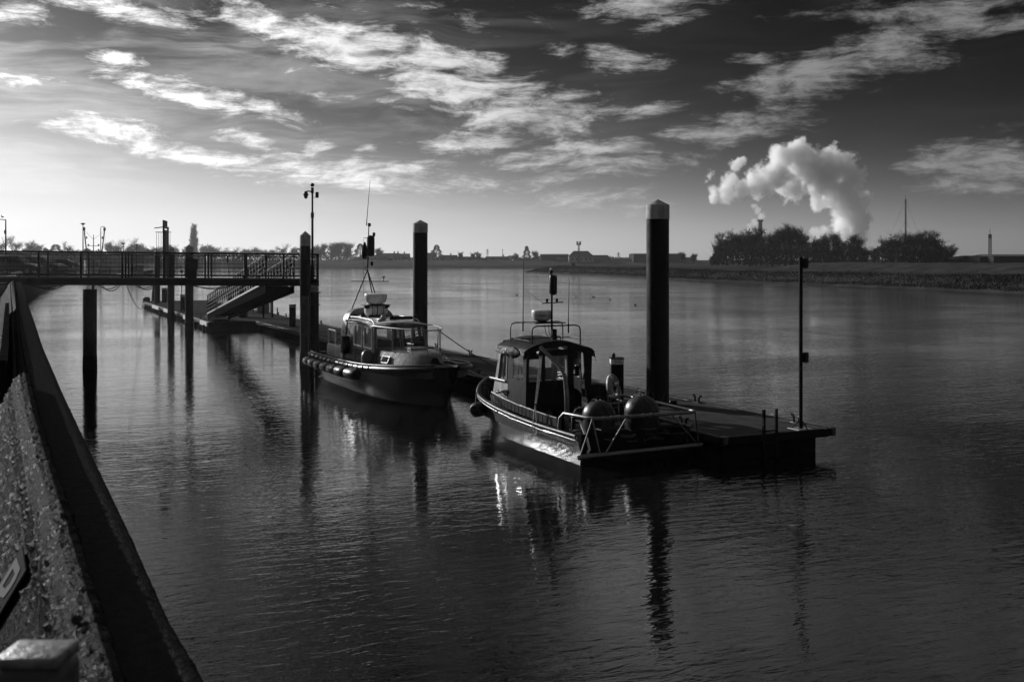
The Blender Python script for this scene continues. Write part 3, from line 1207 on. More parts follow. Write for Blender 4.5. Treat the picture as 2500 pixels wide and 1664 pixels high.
pn = empty('walkway_pontoon', (15.83, 19.4, 0))
tag(pn, 'long dark floating walkway pontoon with cleats, both boats moored to it', 'pontoon')
X0, X1 = 14.25, 17.42
secs = [(19.4, 31.6), (31.66, 44.0), (44.06, 56.4), (56.46, 69.0)]
for (a, b_) in secs:
    for (xa, xb) in ((X0 + .16, 15.3), (15.304, 16.36), (16.364, X1 - .16)):
        MB().box(((xa + xb) / 2 - 15.83, (a + b_) / 2 - 19.4, DZ - .03), (xb - xa, b_ - a - .34, .06), 0, .006).build('deck_panel', M_DECK, pn)
    w = X1 - X0
    for x in (X0 + .08, X1 - .08):
        MB().box((x - 15.83, (a + b_) / 2 - 19.4, DZ - .085), (.16, b_ - a, .19), 0, .02).build('edge_beam', M_STEEL, pn)
    for y in (a + .08, b_ - .08):
        MB().box((0, y - 19.4, DZ - .087), (w - .32, .16, .186), 0, .02).build('end_beam', M_STEEL, pn)
    MB().box((0, (a + b_) / 2 - 19.4, .06), (w - .5, b_ - a - .5, .8), 0, .03).build('float', M_FLOAT, pn)
    MB().box((0, (a + b_) / 2 - 19.4, .395), (w - .1, b_ - a - .12, .09), 0, .01).build('frame', M_STEEL, pn)
# corner rollers at the river end
for x in (X0 + .1, X1 + .02):
    MB().lathe([(.05, -.1), (.09, -.08), (.09, .08), (.05, .1)], (x - 15.83, .02, DZ - .07), 12).build('corner_fender', M_BLACK, pn, smooth=40)
for (px_, py_) in ((16.1, 24.8), (15.85, 42.9)):
    o = empty('pile_guide', (px_ - 15.83, py_ - 19.4, DZ))
    o.parent = pn
    mb = MB()
    for k in range(4):
        a = k * PI / 2 + PI / 4
        mb.box((.44 * math.cos(a), .44 * math.sin(a), .05), (.16, .12, .1), a, .01)
    mb.tube([(.4 * math.cos(q), .4 * math.sin(q), .02) for q in [i * 2 * PI / 24 for i in range(24)]], .035, 6, closed=True)
    mb.build('guide_collar', M_STEEL, o)
far_c = [onz(u, v, DZ).y for u, v in ((1974, 1030), (1732, 980), (1460, 922), (1174, 866), (1091, 849), (943, 815), (802, 791), (725, 773))]
cleats(pn, [(17.2, yy) for yy in far_c] + [(14.5, yy) for yy in (21.2, 25.5, 29.3, 33.5, 37.5, 42.5, 50.0)], (15.83, 19.4))

lp_ = empty('landing_pontoon', (14.4, 69.1, 0))
tag(lp_, 'broad landing pontoon at the foot of the gangway with pale timber fenders', 'pontoon')
LX0, LX1, LY0, LY1 = 11.3, 17.5, 69.06, 107.0
for j in range(3):
    for i in range(3):
        xa, xb = LX0 + .14 + (LX1 - LX0 - .28) * i / 3, LX0 + .14 + (LX1 - LX0 - .28) * (i + 1) / 3 - .006
        ya, yb = LY0 + .14 + (LY1 - LY0 - .28) * j / 3, LY0 + .14 + (LY1 - LY0 - .28) * (j + 1) / 3 - .006
        MB().box(((xa + xb) / 2 - 14.4, (ya + yb) / 2 - 69.1, DZ - .03), (xb - xa, yb - ya, .06), 0, .006).build('deck_panel', M_DECK, lp_)
    ya, yb = LY0 + (LY1 - LY0) * j / 3, LY0 + (LY1 - LY0) * (j + 1) / 3 - .05
    MB().box((0, (ya + yb) / 2 - 69.1, .04), (LX1 - LX0 - .4, yb - ya, .8), 0, .03).build('float', M_FLOAT, lp_)
for x in (LX0 + .07, LX1 - .07):
    MB().box((x - 14.4, (LY0 + LY1) / 2 - 69.1, DZ - .1), (.14, LY1 - LY0, .22), 0, .02).build('edge_beam', M_STEEL, lp_)
for y in (LY0 + .07, LY1 - .07):
    MB().box((0, y - 69.1, DZ - .1), (LX1 - LX0 - .28, .14, .22), 0, .02).build('end_beam', M_STEEL, lp_)
for (ya, yb, dz_) in ((69.2, 71.9, 0), (75.2, 79.4, -.02), (86.5, 90.3, .01), (93.5, 98, 0)):
    MB().box((LX0 - .05 - 14.4, (ya + yb) / 2 - 69.1, DZ - .14 + dz_), (.09, yb - ya, .26), 0, .012).build('fender_board', M_TIMBER, lp_)
for yy in (70.0, 73.5, 83, 92, 101):
    MB().lathe([(.06, 0), (.1, .03), (.1, .5), (.06, .53)], (LX0 - .14 - 14.4, yy - 69.1, -.18), 12).build('hanging_fender', M_BUOY if int(yy) % 2 else M_BLACK, lp_, smooth=40)
cleats(lp_, [(11.55, 74), (11.55, 82), (11.55, 96), (17.3, 72.5), (17.3, 76), (17.3, 86), (17.3, 94), (17.3, 98), (17.3, 102)], (14.4, 69.1))


def pedestal(x, y, h, w, label, band=None):
    e = empty('service_pedestal', (x, y, DZ), -HEAD)
    tag(e, label, 'pedestal', 'service pedestals on the pontoons')
    MB().box((0, 0, (h - .17) / 2), (w, w, h - .17), 0, .02).build('body', M_STEEL, e, smooth=40)
    MB().box((0, 0, h - .10), (w * 1.02, w * 1.02, .15), 0, .015).build('head_band', M_WHITEP if band else M_GREY, e, smooth=40)
    MB().box((0, 0, h - .012), (w * 1.1, w * 1.1, .03), 0, .008).build('lid', M_STEEL, e)
    MB().box((0, -w / 2 - .006, .4), (w * .6, .012, .5), 0, .004).build('service_door', M_DARK, e)
    if band:
        text('lettering', band, .13, basis((1, 0, 0), (0, 0, 1), (.02, -w * .51 - .004, h - .10)), M_INK, e, .002, .9)
        MB().lathe([(.03, 0), (.045, .02), (.055, .06), (.05, .1), (.02, .125)], (-.09, 0, h), 12).build('lamp_dome', M_DARK, e, smooth=50)
    return e


pedestal(15.42, 25.85, 1.2, .36, 'black safety pedestal with white band reading SOS beside the thick pile', 'SOS')
pedestal(15.4, 33.0, 1.2, .34, 'dark pedestal showing over the bow of the nearer boat, left of its cabin')
pedestal(15.0, 62.2, 1.32, .34, 'dark pedestal on the walkway just left of the tide board')
p4 = W(447, 81.5)
pedestal(p4.x, p4.y, 1.28, .34, 'pedestal on the landing pontoon between the near and middle capped piles')
p5 = W(402, 99)
pedestal(p5.x, p5.y, 1.33, .42, 'farthest pedestal near the end of the landing pontoon')

# steel cabinet and handrail frame on the landing
p6 = W(643, 79)
cb = empty('store_cabinet', (p6.x, p6.y, DZ), -HEAD)
tag(cb, 'pale square store cabinet on the landing pontoon under the gangway', 'cabinet')
MB().box((0, 0, .55), (.80, .6, 1.08), 0, .02).build('body', mat('grey_cabinet_paint', .16, .5, .1, 5), cb, smooth=40)
MB().box((0, -.306, .55), (.7, .012, .95), 0, .004).build('door', MATS['grey_cabinet_paint'], cb)
MB().box((0, 0, 1.105), (.86, .66, .03), 0, .008).build('lid', M_STEEL, cb)
hf = empty('handrail_frame', W(622, 78, DZ), -HEAD)
tag(hf, 'open steel handrail frame standing beside the store cabinet', 'railing')
for x in (-.55, -.1, .1, 1.15, 1.22):
    MB().tube([(x, 0, 0), (x, 0, 1.15)], .03, 8).build('post', M_STEEL, hf, smooth=50)
for z in (.55, 1.1):
    MB().tube([(-.55, 0, z), (.12, 0, z)], .025, 8).build('rail', M_STEEL, hf, smooth=50)
tr_ = empty('gangway_trestle', W(594, 73, DZ), -HEAD)
tag(tr_, 'dark trestle block standing on the pontoon beneath the gangway', 'trestle')
MB().box((0, 0, .32), (.5, .5, .64), 0, .03).build('pedestal_block', M_STEEL, tr_)
MB().box((0, 0, .72), (.85, .5, .18), 0, .03).build('cross_head', M_STEEL, tr_)
for x in (1.45, 2.05):
    MB().box((x, -.3, .6), (.12, .12, 1.2), 0, .01).build('support_post', M_STEEL, tr_)
# two short posts on the outer edge
for i, u in enumerate((664, 677)):
    p = W(u, 76.5, DZ)
    o = MB().lathe([(.05, 0), (.045, .04), (.04, .5), (.03, .55)], n=10).build('edge_post', M_STEEL, smooth=50)
    o.location = p
    tag(o, 'thin short post on the outer pontoon edge, ' + ('left' if i == 0 else 'right') + ' one of two beyond the cabinet', 'post', 'short posts beyond the cabinet')
pdl = W(443.5, 84, DZ)
e = empty('lamp_stick', pdl)
tag(e, 'thin lamp stick with dark head on the landing pontoon, between two capped piles', 'lamp')
MB().tube([(0, 0, 0), (0, 0, 2.95)], .03, 8).build('stick', M_STEEL, e, smooth=50)
MB().lathe([(.03, -.1), (.075, -.08), (.085, .1), (.03, .14)], (0, 0, 3.0), 10).build('head', M_DARK, e, smooth=50)
# work float and bags moored outside the far end
wf = empty('work_float', W(370, 101, 0), 0)
tag(wf, 'small dark work float lying off the far end of the landing pontoon', 'float')
MB().box((0, 0, .12), (1.6, 2.4, .55), 0, .06).build('hull', M_STEEL, wf, smooth=40)
MB().lathe([(.2, 0), (.34, .1), (.34, .5), (.2, .62)], (-.5, -.4, .38), 14).build('drum', M_BUOY, wf, smooth=40)
MB().lathe([(.2, 0), (.26, .1), (.22, .9), (.1, 1.9)], (.3, .5, .38), 12).build('tarpaulin_bundle', M_CANVAS, wf, smooth=40)

# river-end light post
lpz = onz(1955, 1047, DZ)
lp = empty('light_post', lpz, 0)
tag(lp, 'tall slim pole with two side lamps on the river end of the walkway', 'lamp post')
MB().tube([(0, 0, 0), (0, 0, 4.02)], .045, 12).build('pole', M_STEEL, lp, smooth=50)
for z in (3.87, 1.67):
    mb = MB().lathe([(.045, -.12), (.075, -.1), (.08, .1), (.05, .12)], (.1, -.04, z), 14)
    mb.build('lamp', M_DARK, lp, smooth=40)
    MB().box((.03, -.01, z), (.08, .07, .2), 0, .008).build('bracket', M_STEEL, lp)
for k in range(3):
    a = k * 2 * PI / 3 + .6
    MB().bar((.03 * math.cos(a), .03 * math.sin(a), .22), (.22 * math.cos(a), .22 * math.sin(a), .01), .02, .02).build('stay', M_STEEL, lp)
MB().box((0, 0, .012), (.46, .4, .02), 0, .004).build('base_plate', M_ALU, lp)

# boarding ladder on the end of the walkway
ld = empty('boarding_ladder', (onz(1901, 1066, DZ).x, 19.27, 0), 0)
tag(ld, 'grey boarding ladder hanging down the river end of the walkway into the water', 'ladder')
for x in (-.175, .175):
    MB().bar((x, 0, -.9), (x, 0, 1.13), .055, .055).build('stile', M_STEEL, ld)
for k in range(6):
    MB().tube([(-.175, 0, -.75 + .28 * k), (.175, 0, -.75 + .28 * k)], .016, 8).build('rung', M_STEEL, ld, smooth=50)

# lifebuoy leaning on the safety pedestal
lb = empty('lifebuoy', (15.15, 25.55, DZ), 0)
tag(lb, 'grey horseshoe-style lifebuoy ring leaning against the SOS pedestal', 'lifebuoy')
Mx = Matrix.Rotation(R(38), 3, 'Z') @ Matrix.Rotation(R(76), 3, 'X')
MB().torus((0, 0, .40), .30, .088, Mx, 32, 12).build('ring', mat('grey_lifebuoy_foam', .22, .5, .1, 6), lb, smooth=60)
for k in range(4):
    a = k * PI / 2 + .5
    c_ = Mx @ Vector((.30 * math.cos(a), .30 * math.sin(a), 0)) + Vector((0, 0, .40))
    mb = MB()
    rad, tan = Mx @ Vector((math.cos(a), math.sin(a), 0)), Mx @ Vector((-math.sin(a), math.cos(a), 0))
    up_ = rad.cross(tan)
    rows = []
    for q in range(13):
        an = q * 2 * PI / 12
        rows.append([c_ + (rad * math.cos(an) + up_ * math.sin(an)) * .092 + tan * dd for dd in (-.03, .03)])
    mb.grid(rows).build('band', M_WHITEP, lb, smooth=60, fix=False)


# ================================================================== boats
def cr(xs, ys, x):
    """Catmull-Rom through the given points"""
    n = len(xs)
    if x <= xs[0]:
        return ys[0]
    if x >= xs[-1]:
        return ys[-1]
    i = max(k for k in range(n - 1) if xs[k] <= x)
    t = (x - xs[i]) / (xs[i + 1] - xs[i])

    def m(k):
        a, b_ = max(0, k - 1), min(n - 1, k + 1)
        return (ys[b_] - ys[a]) / (xs[b_] - xs[a])
    h = xs[i + 1] - xs[i]
    t2, t3 = t * t, t * t * t
    return ys[i] * (2 * t3 - 3 * t2 + 1) + m(i) * h * (t3 - 2 * t2 + t) + ys[i + 1] * (-2 * t3 + 3 * t2) + m(i + 1) * h * (t3 - t2)


class Hull:
    def __init__(self, ys, sheer, sz, wl, n=44):
        self.ys, self.sh, self.sz, self.wl = ys, sheer, sz, wl
        self.st = [ys[0] + (ys[-1] - ys[0]) * (1 - (1 - k / n) ** 1.35) for k in range(n + 1)]

    def S(self, y):
        return max(0.0, cr(self.ys, self.sh, y)), cr(self.ys, self.sz, y), max(0.0, cr(self.ys, self.wl, y))

    def shell(self):
        rows = []
        for y in self.st:
            s, z, w = self.S(y)
            half = [(0, -.45), (w * .55, -.42), (w * .88, -.25), (w * .985, -.08), (w, 0)]
            for t in (.12, .25, .4, .55, .7, .85, 1.0):
                half.append((w + (s - w) * t ** 1.35, z * t))
            rows.append([Vector((-x, y, q)) for x, q in reversed(half)] + [Vector((x, y, q)) for x, q in half[1:]])
        mb = MB().grid(rows)
        mb.f.append(tuple(range(len(rows[0]))))
        return mb

    def inner(self, inset, dz):
        """inside of the bulwark and the deck"""
        rows = []
        for y in self.st[1:-1]:
            s, z, w = self.S(y)
            s2 = max(.01, s - inset)
            rows.append([Vector((-s, y, z)), Vector((-s2, y, z)), Vector((-s2, y, dz)), Vector((0, y, dz)), Vector((s2, y, dz)), Vector((s2, y, z)), Vector((s, y, z))])
        return MB().grid(rows)

    def line(self, side, off=0.0, dz=0.0, y0=None, y1=None):
        out = []
        for y in self.st:
            if (y0 is not None and y < y0) or (y1 is not None and y > y1):
                continue
            s, z, w = self.S(y)
            out.append(Vector((side * (s + off), y, z + dz)))
        return out


# ------------------------------------------------------------------ nearer boat: open workboat with canvas cabin, stern towards the camera
b2 = empty('work_boat', (12.65, 20.4, 0))
tag(b2, 'nearer open workboat with black canvas cabin, davit and tubular stern frame', 'boat', 'boats moored at the walkway')
H2 = Hull([0, 1.5, 3, 4.5, 5.8, 6.8, 7.5, 7.95], [1.50, 1.53, 1.54, 1.50, 1.30, .86, .40, .03], [.68, .68, .72, .80, .90, 1.0, 1.07, 1.12],
          [1.36, 1.37, 1.37, 1.28, .92, .44, .10, .0])
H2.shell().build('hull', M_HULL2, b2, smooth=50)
H2.inner(.07, .38).build('deck', mat('dark_boat_deck', .012, .8, .3, 6, .003, 30, spec=.1), b2, smooth=30)
for sd_ in (-1, 1):
    MB().tube(H2.line(sd_, .015, -.02), .038, 8).build('rubbing_strake', M_RUB, b2, smooth=60)
    MB().tube(H2.line(sd_, .012, -.11), .02, 6).build('lower_strake', M_BLACK, b2, smooth=60)
    # raised toe rail with freeing slots
    ln = H2.line(sd_, -.17, .0, 1.0, 5.2)
    MB().tube([p + Vector((0, 0, .21)) for p in ln], .02, 6).build('coaming_rail', M_RUB, b2, smooth=60)
    for k in range(0, len(ln) - 1):
        a, b_ = ln[k], ln[k + 1]
        MB().prism([a.lerp(b_, .08), a.lerp(b_, .92), a.lerp(b_, .92) + Vector((0, 0, .19)), a.lerp(b_, .08) + Vector((0, 0, .19))], (1, 0, 0), .012).build('coaming_plate', M_STEEL, b2)
    MB().prism([ln[0] + Vector((0, 0, -.3)), ln[0] + Vector((sd_ * -.25, 0, -.3)), ln[0] + Vector((sd_ * -.25, 0, .2)), ln[0] + Vector((0, 0, .2))], (0, 1, 0), .03).build('bulkhead', M_STEEL, b2)
MB().box((0, .02, .2), (2.76, .07, .96), 0, .01).build('transom', M_MATT, b2)
MB().box((0, 1.9, .44), (1.3, 1.1, .22), 0, .03).build('engine_box', M_STEEL, b2, smooth=40)

# stern frame
YS, ZT, ZB = -.52, 1.10, .30
fr = empty('stern_frame', (0, 0, 0))
fr.parent = b2
pts = [(-1.6, .62, .74), (-1.59, .60, .98), (-1.56, .45, ZT), (-1.42, -.3, ZT), (-1.36, -.5, ZT), (-1.24, -.56, ZT), (0, -.58, ZT), (1.1, -.6, ZT), (1.2, -.56, ZT), (1.25, -.45, ZT),
       (1.28, .5, ZT), (1.30, 1.8, ZT), (1.28, 2.6, ZT), (1.2, 2.9, ZT - .1)]
MB().tube(pts, .038, 10).build('top_tube', M_GALV, fr, smooth=60)
MB().tube([(-1.72, -.45, ZB - .02), (-1.6, -.5, ZB), (-1.2, -.52, ZB + .01), (1.5, -.42, ZB + .02)], .048, 10).build('bumper_tube', M_GALV, fr, smooth=60)
for (p, q) in (((-1.38, -.5, ZT), (-1.66, -.45, ZB)), ((-1.38, -.5, ZT), (-1.18, -.5, ZB)), ((-.55, -.56, ZT), (-1.1, -.52, ZB)), ((.55, -.58, ZT), (1.42, -.43, ZB)),
               ((1.22, -.55, ZT), (1.42, -.43, ZB)), ((-1.56, .45, ZT), (-1.44, .3, .68))):
    MB().tube([p, q], .016, 8).build('brace', M_GALV, fr, smooth=60)
# hoop rail inside
pts = [(-1.05, .9, .7), (-1.02, 1.0, 1.0), (-.9, 1.1, 1.08), (-.2, 1.25, 1.12), (.4, 1.3, 1.12), (1.28, 1.35, 1.12)]
MB().tube(pts, .022, 8).build('inner_rail', M_GALV, fr, smooth=60)
mb = MB()
for x in [-1.15 + .2 * k for k in range(12)]:
    mb.torus((x, -.575, ZT), .044, .008, Matrix.Rotation(PI / 2, 3, 'Y'), 10, 5)
mb.build('lashing', M_DROPE, fr, fix=False)
for (x, y, t) in ((1.28, .9, .1), (1.28, 1.2, -.05), (1.29, 1.6, .12), (1.0, 1.34, .1), (.7, 1.33, .16), (1.29, 2.1, .1)):
    MB().tube([(x, y, ZT), (x + t * .5, y, ZT + .14), (x + t, y, ZT + .26)], .008, 5).build('wire_tail', M_DROPE, fr)

# net buoys stowed in the stern: dome topped
for i, (x, y, r, h, lab) in enumerate(((-.72, .38, .37, 1.36, 'pale domed buoy with dark strap stowed at the left of the stern'), (.36, .3, .40, 1.42, 'larger grey domed buoy stowed at the right of the stern'))):
    e = empty('marker_buoy', (12.65 + x, 20.4 + y, .40))
    tag(e, lab, 'buoy', 'domed buoys in the stern')
    hh = h - .40
    pr = [(r * .55, 0), (r * .8, .06), (r * .97, .25)]
    for k in range(11):
        a = k / 10 * PI / 2
        pr.append((max(.012, r * math.cos(a)), hh - r * .92 + r * .92 * math.sin(a)))
    MB().lathe(pr, n=32).build('body', M_BUOY, e, smooth=60)
    rows = []
    tilt = Matrix.Rotation(R(62), 3, 'Y') @ Matrix.Rotation(.3, 3, 'Z')
    c_ = Vector((0, 0, hh - r * .92))
    MB().tube([c_ + tilt @ Vector((r * .97 * math.cos(q), r * .97 * math.sin(q), .08)) for q in [k * 2 * PI / 36 for k in range(36)]], .022, 6, closed=True).build('strap', M_BLACK, e, smooth=60)
    rr_ = r * 1.003
    mb = MB()
    Mt = Matrix.Rotation(R(-148 + 12 * i), 3, 'Z')
    rows = []
    for a in range(7):
        th = R(-22 + 44 * a / 6)
        rows.append([Mt @ Vector((rr_ * math.cos(th), rr_ * math.sin(th), zz)) for zz in (hh - r * .92 - .22, hh - r * .92 - .02)])
    mb.grid(rows).build('dark_patch', M_DARK, e, smooth=60, fix=False)
    MB().torus((0, 0, hh + .02), .05, .014, Matrix.Rotation(PI / 2, 3, 'X'), 14, 6).build('lifting_eye', M_DARK, e, smooth=50)

# davit
dv = empty('davit', (-1.12, 1.15, .38))
dv.parent = b2
MB().tube([(0, 0, 0), (0, 0, 1.0), (-.02, .05, 1.42), (-.06, .16, 1.62), (-.30, .75, 2.08)], [.055, .055, .05, .048, .042], 12).build('arm', M_GALV, dv, smooth=60)
mb = MB().lathe([(.02, -.06), (.06, -.05), (.06, .05), (.02, .06)], (-.31, .76, 1.93), 12, Matrix.Rotation(PI / 2, 3, 'X'))
mb.build('block', M_DARK, dv, smooth=40)
for k in range(3):
    MB().tube([(-.31 + .03 * k, .76, 1.9), (-.36 + .03 * k, .78, 1.3), (-.42 + .02 * k, .80, .75)], .008, 5).build('fall', M_ROPE, dv)
MB().tube([(-.41, .8, .72), (-.44, .8, .5), (-.47, .82, .2), (-.40, .82, .02), (-.35, .82, .1), (-.37, .82, .4), (-.40, .8, .7)], .012, 6).build('hook_line', M_ROPE, dv, smooth=60)
MB().lathe([(.09, 0), (.09, .12), (.06, .14)], n=14).build('socket', M_STEEL, dv, smooth=40)

# wheelhouse: hard front with windows
wh = empty('wheelhouse', (0, 0, 0))
wh.parent = b2
XP, XS = -.90, .95          # port and starboard sides
YA, YF, ZR = 4.85, 5.78, 2.16
zb = .42
YB = 3.72
panel('side_wall', [(XP, YF + .18, zb), (XP, YA, zb), (XP + .06, YA, ZR), (XP + .06, YF - .32, ZR)], .05, [(.22, .50, .86, .93)], M_GREYGEL, wh, G_CLEAR, frame=M_ALU, fw=.03)
panel('side_wall', [(XS, YA, zb), (XS, YF + .18, zb), (XS - .06, YF - .32, ZR), (XS - .06, YA, ZR)], .05, [(.14, .50, .78, .93)], M_GREYGEL, wh, G_CLEAR, frame=M_ALU, fw=.03)
panel('front_wall', [(XS, YF + .18, zb), (XP, YF + .18, zb), (XP + .06, YF - .32, ZR), (XS - .06, YF - .32, ZR)], .05, [(.07, .5, .47, .93), (.53, .5, .93, .93)], M_GREYGEL, wh, G_CLEAR, frame=M_ALU, fw=.03)
rows = []
for k in range(9):
    f = k / 8
    x = (XP - .03) + (XS - XP + .06) * f
    cz = ZR + .02 + .20 * (1 - (2 * f - 1) ** 2) ** .7
    rows.append([Vector((x, YF - .26, cz - .05)), Vector((x, YF - .3, cz)), Vector((x, YA, cz + .03)), Vector((x, YA, cz - .05))])
MB().grid(rows, close=True).build('roof', M_GREYGEL, wh, smooth=50)
MB().box((0, YF + .12, 1.32), (1.9, .05, .05), 0, .01).build('belt_rail', M_ALU, wh)
MB().box((XP - .02, (YA + YF) / 2 + .12, 1.32), (.04, 1.0, .05), 0, .01).build('belt_rail', M_ALU, wh)
# console, seat and screens inside
MB().box((0, 5.2, .85), (1.5, .45, .8), 0, .04).build('console', M_DARK, wh)
MB().box((.35, 5.15, 1.45), (.4, .08, .3), 0, .02).build('screen', M_DARK, wh)
# helm seat
MB().box((.3, 4.35, .8), (.45, .4, .85), 0, .05).build('helm_seat', M_STEEL, wh)

# canvas: draped roof, sides and half-zipped back
cv = empty('canvas_cover', (0, 0, 0))
cv.parent = b2
rows = []
NX, NY = 26, 20
for j in range(NY + 1):
    fy = j / NY
    y = YF - .34 + (YB - .06 - (YF - .34)) * fy
    row = []
    for i in range(NX + 1):
        f = i / NX
        x = (XP - .06) + (XS - XP + .14) * f
        crown = (1 - (2 * f - 1) ** 2)
        z = ZR + .05 + .25 * crown ** .75 - .06 * fy * f
        z += .02 * mnoise.noise(Vector((x * 2.3, y * 2.0, .3))) + .012 * mnoise.noise(Vector((x * 6 + y * 3, y * 5, 1)))
        z -= .035 * math.exp(-((f - .78) / .12) ** 2) * fy
        row.append(Vector((x, y, z)))
    rows.append(row)
for rw in rows:          # hem that hangs over the sides
    a, b_ = rw[0], rw[-1]
    k = rows.index(rw) / NY
    rw.insert(0, a + Vector((-.02, 0, -.14 - .07 * mnoise.noise(Vector((0, a.y * 3, 5))))))
    rw.append(b_ + Vector((.03, 0, -.15 - .04 * mnoise.noise(Vector((3, a.y * 3, 5))))))
last = rows[-1]
rows.append([p + Vector((0, -.02, -.16 - .05 * mnoise.noise(Vector((p.x * 3, 0, 9))))) for p in last])
MB().grid(rows).build('canvas_roof', M_CANVAS, cv, smooth=60)
# bunched corner of loose cloth
rows = []
for j in range(14):
    row = []
    for i in range(12):
        a = i / 12 * 2 * PI
        t = j / 13
        r_ = .10 * math.sin(PI * min(1, t * .9 + .1)) * (1 + .45 * mnoise.noise(Vector((math.cos(a) * 1.6, math.sin(a) * 1.6, t * 5))))
        row.append(Vector((XP - .07 + r_ * math.cos(a) * .8, YA - .9 + .75 * t, ZR - .04 + r_ * math.sin(a) * 1.3)))
    rows.append(row)
MB().grid(rows, close=True).build('rolled_flap', M_CANVAS, cv, smooth=60)
panel('canvas_side', [(XP - .02, YA, .62), (XP - .02, YB, .62), (XP - .0, YB, ZR + .04), (XP + .04, YA, ZR + .04)], .012, [(.28, .50, .82, .93)], M_CANVAS, cv, G_VINYL)
panel('canvas_side', [(XS + .02, YB + .5, .62), (XS + .02, YA, .62), (XS - .04, YA, ZR + .02), (XS + .0, YB + .5, ZR + .02)], .012, [(.15, .5, .8, .92)], M_CANVAS, cv, G_VINYL)
# back: panel of unequal windows, right part rolled open leaving a corner strip
panel('canvas_back', [(XP - .01, YB, .60), (.42, YB, .60), (.36, YB, ZR + .05), (XP + .0, YB, ZR + .05)], .012,
      [(.06, .51, .34, .86), (.42, .515, .93, .90)], M_CANVAS, cv, G_VINYL)
MB().prism([(.42, YB, .60), (.60, YB, .60), (.46, YB, 1.25), (.44, YB, ZR + .05), (.33, YB, ZR + .05)], (0, 1, 0), .05).build('rolled_edge', M_CANVAS, cv)
MB().prism([(.80, YB, 1.15), (.97, YB, 1.12), (1.0, YB, ZR), (.74, YB, ZR)], (0, 1, 0), .03).build('corner_strip', M_CANVAS, cv)
for x in (XP + .02, .42, XS):
    MB().tube([(x, YB + .03, .4), (x, YB + .03, ZR + .05)], .016, 6).build('tent_pole', M_ALU, cv, smooth=60)
MB().tube([(XP, YB + .03, ZR + .03), (0, YB + .03, ZR + .22), (XS, YB + .03, ZR + .03)], .016, 6).build('tent_hoop', M_ALU, cv, smooth=60)

# roof rack, radar, aerials
rk = empty('roof_rack', (0, 0, 0))
rk.parent = b2
for y in (4.0, 5.05):
    zz = 2.84 if y > 4.5 else 2.80
    x0, x1 = (-.72, .84) if y > 4.5 else (-.60, .80)
    MB().tube([(x0, y, 2.22), (x0, y, zz - .12), (x0 + .03, y, zz - .04), (x0 + .13, y, zz), (x1 - .13, y, zz), (x1 - .03, y, zz - .04), (x1, y, zz - .12), (x1, y, 2.22)], .018, 8).build('hoop', M_GALV if y > 4.5 else M_STEEL, rk, smooth=60)
for x in (-.68, .82):
    MB().tube([(x, 3.98, 2.42), (x, 5.07, 2.44)], .014, 6).build('side_bar', M_STEEL, rk, smooth=60)
MB().tube([(-.68, 4.6, 2.44), (.82, 4.6, 2.44)], .014, 6).build('cross_bar', M_STEEL, rk, smooth=60)
MB().box((.08, 4.52, 2.85), (.9, .5, .025), 0, .006).build('platform', M_STEEL, rk)
for (x, y, z1) in ((-.40, 4.95, 4.5), (.48, 4.05, 4.02)):
    MB().tube([(x, y, 2.6), (x, y, 2.84)], .02, 8).tube([(x, y, 2.84), (x + .02, y, z1)], [.013, .007], 6).build('whip_aerial', M_DARK, rk, smooth=60)
# radar drum
rd = MB().lathe([(.15, 0), (.24, .04), (.275, .12), (.28, .23), (.265, .27), (.2, .29), (.01, .3)], (-.02, 4.6, 2.9), 26).build('radar', M_WHITE, rk, smooth=40)
MB().lathe([(.13, 0), (.13, .05)], (-.02, 4.6, 2.855), 16).build('radar_foot', M_STEEL, rd)
text('maker_lettering', 'FURUNO', .075, basis((.86, -.5, 0), (0, 0, 1), (-.155, 4.345, 3.05)), M_INK, rd, .004)
# mast with reflector
MB().tube([(.12, 4.3, 2.3), (.12, 4.3, 3.62)], .026, 10).build('mast', M_STEEL, rk, smooth=60)
MB().lathe([(.035, 0), (.095, .03), (.105, .08), (.105, .46), (.09, .5), (.03, .53)], (.16, 4.3, 3.58), 16).build('radar_reflector', M_DARK, rk, smooth=40)
MB().tube([(.10, 4.3, 4.08), (.10, 4.3, 4.14)], .02, 8).lathe([(.03, 0), (.05, .02), (.045, .08), (.03, .09)], (.10, 4.3, 4.14), 10).build('lamp_base', M_DARK, rk, smooth=40)
MB().lathe([(.03, 0), (.034, .04), (.01, .06)], (.10, 4.3, 4.232), 10).build('lamp_lens', M_WHITEP, rk, smooth=40)
MB().bar((-.16, 4.28, 3.37), (.44, 4.28, 3.39), .04, .025).build('yard', M_STEEL, rk)
for x in (-.03, .26):
    MB().lathe([(.02, 0), (.035, .03), (.035, .09), (.02, .1)], (x, 4.28, 3.39), 10).build('deck_light', M_DARK, rk, smooth=40)
MB().box((.13, 4.2, 2.55), (.13, .12, .3), 0, .02).build('winch_box', M_STEEL, rk)
MB().torus((.26, 4.2, 2.44), .07, .018, Matrix.Rotation(PI / 2, 3, 'X'), 14, 6).build('horn', M_DARK, rk, smooth=60)
for k in range(3):
    MB().tube([(-.12 + .12 * k, 4.25, 2.82), (-.1 + .1 * k, 4.22, 2.62), (.02 + .05 * k, 4.25, 2.46)], .01, 5).build('cable', M_DARK, rk, smooth=60)
MB().tube([(-.14, 4.28, 3.38), (-.40, 4.94, 3.75)], .004, 4).build('stay_wire', M_DARK, rk)

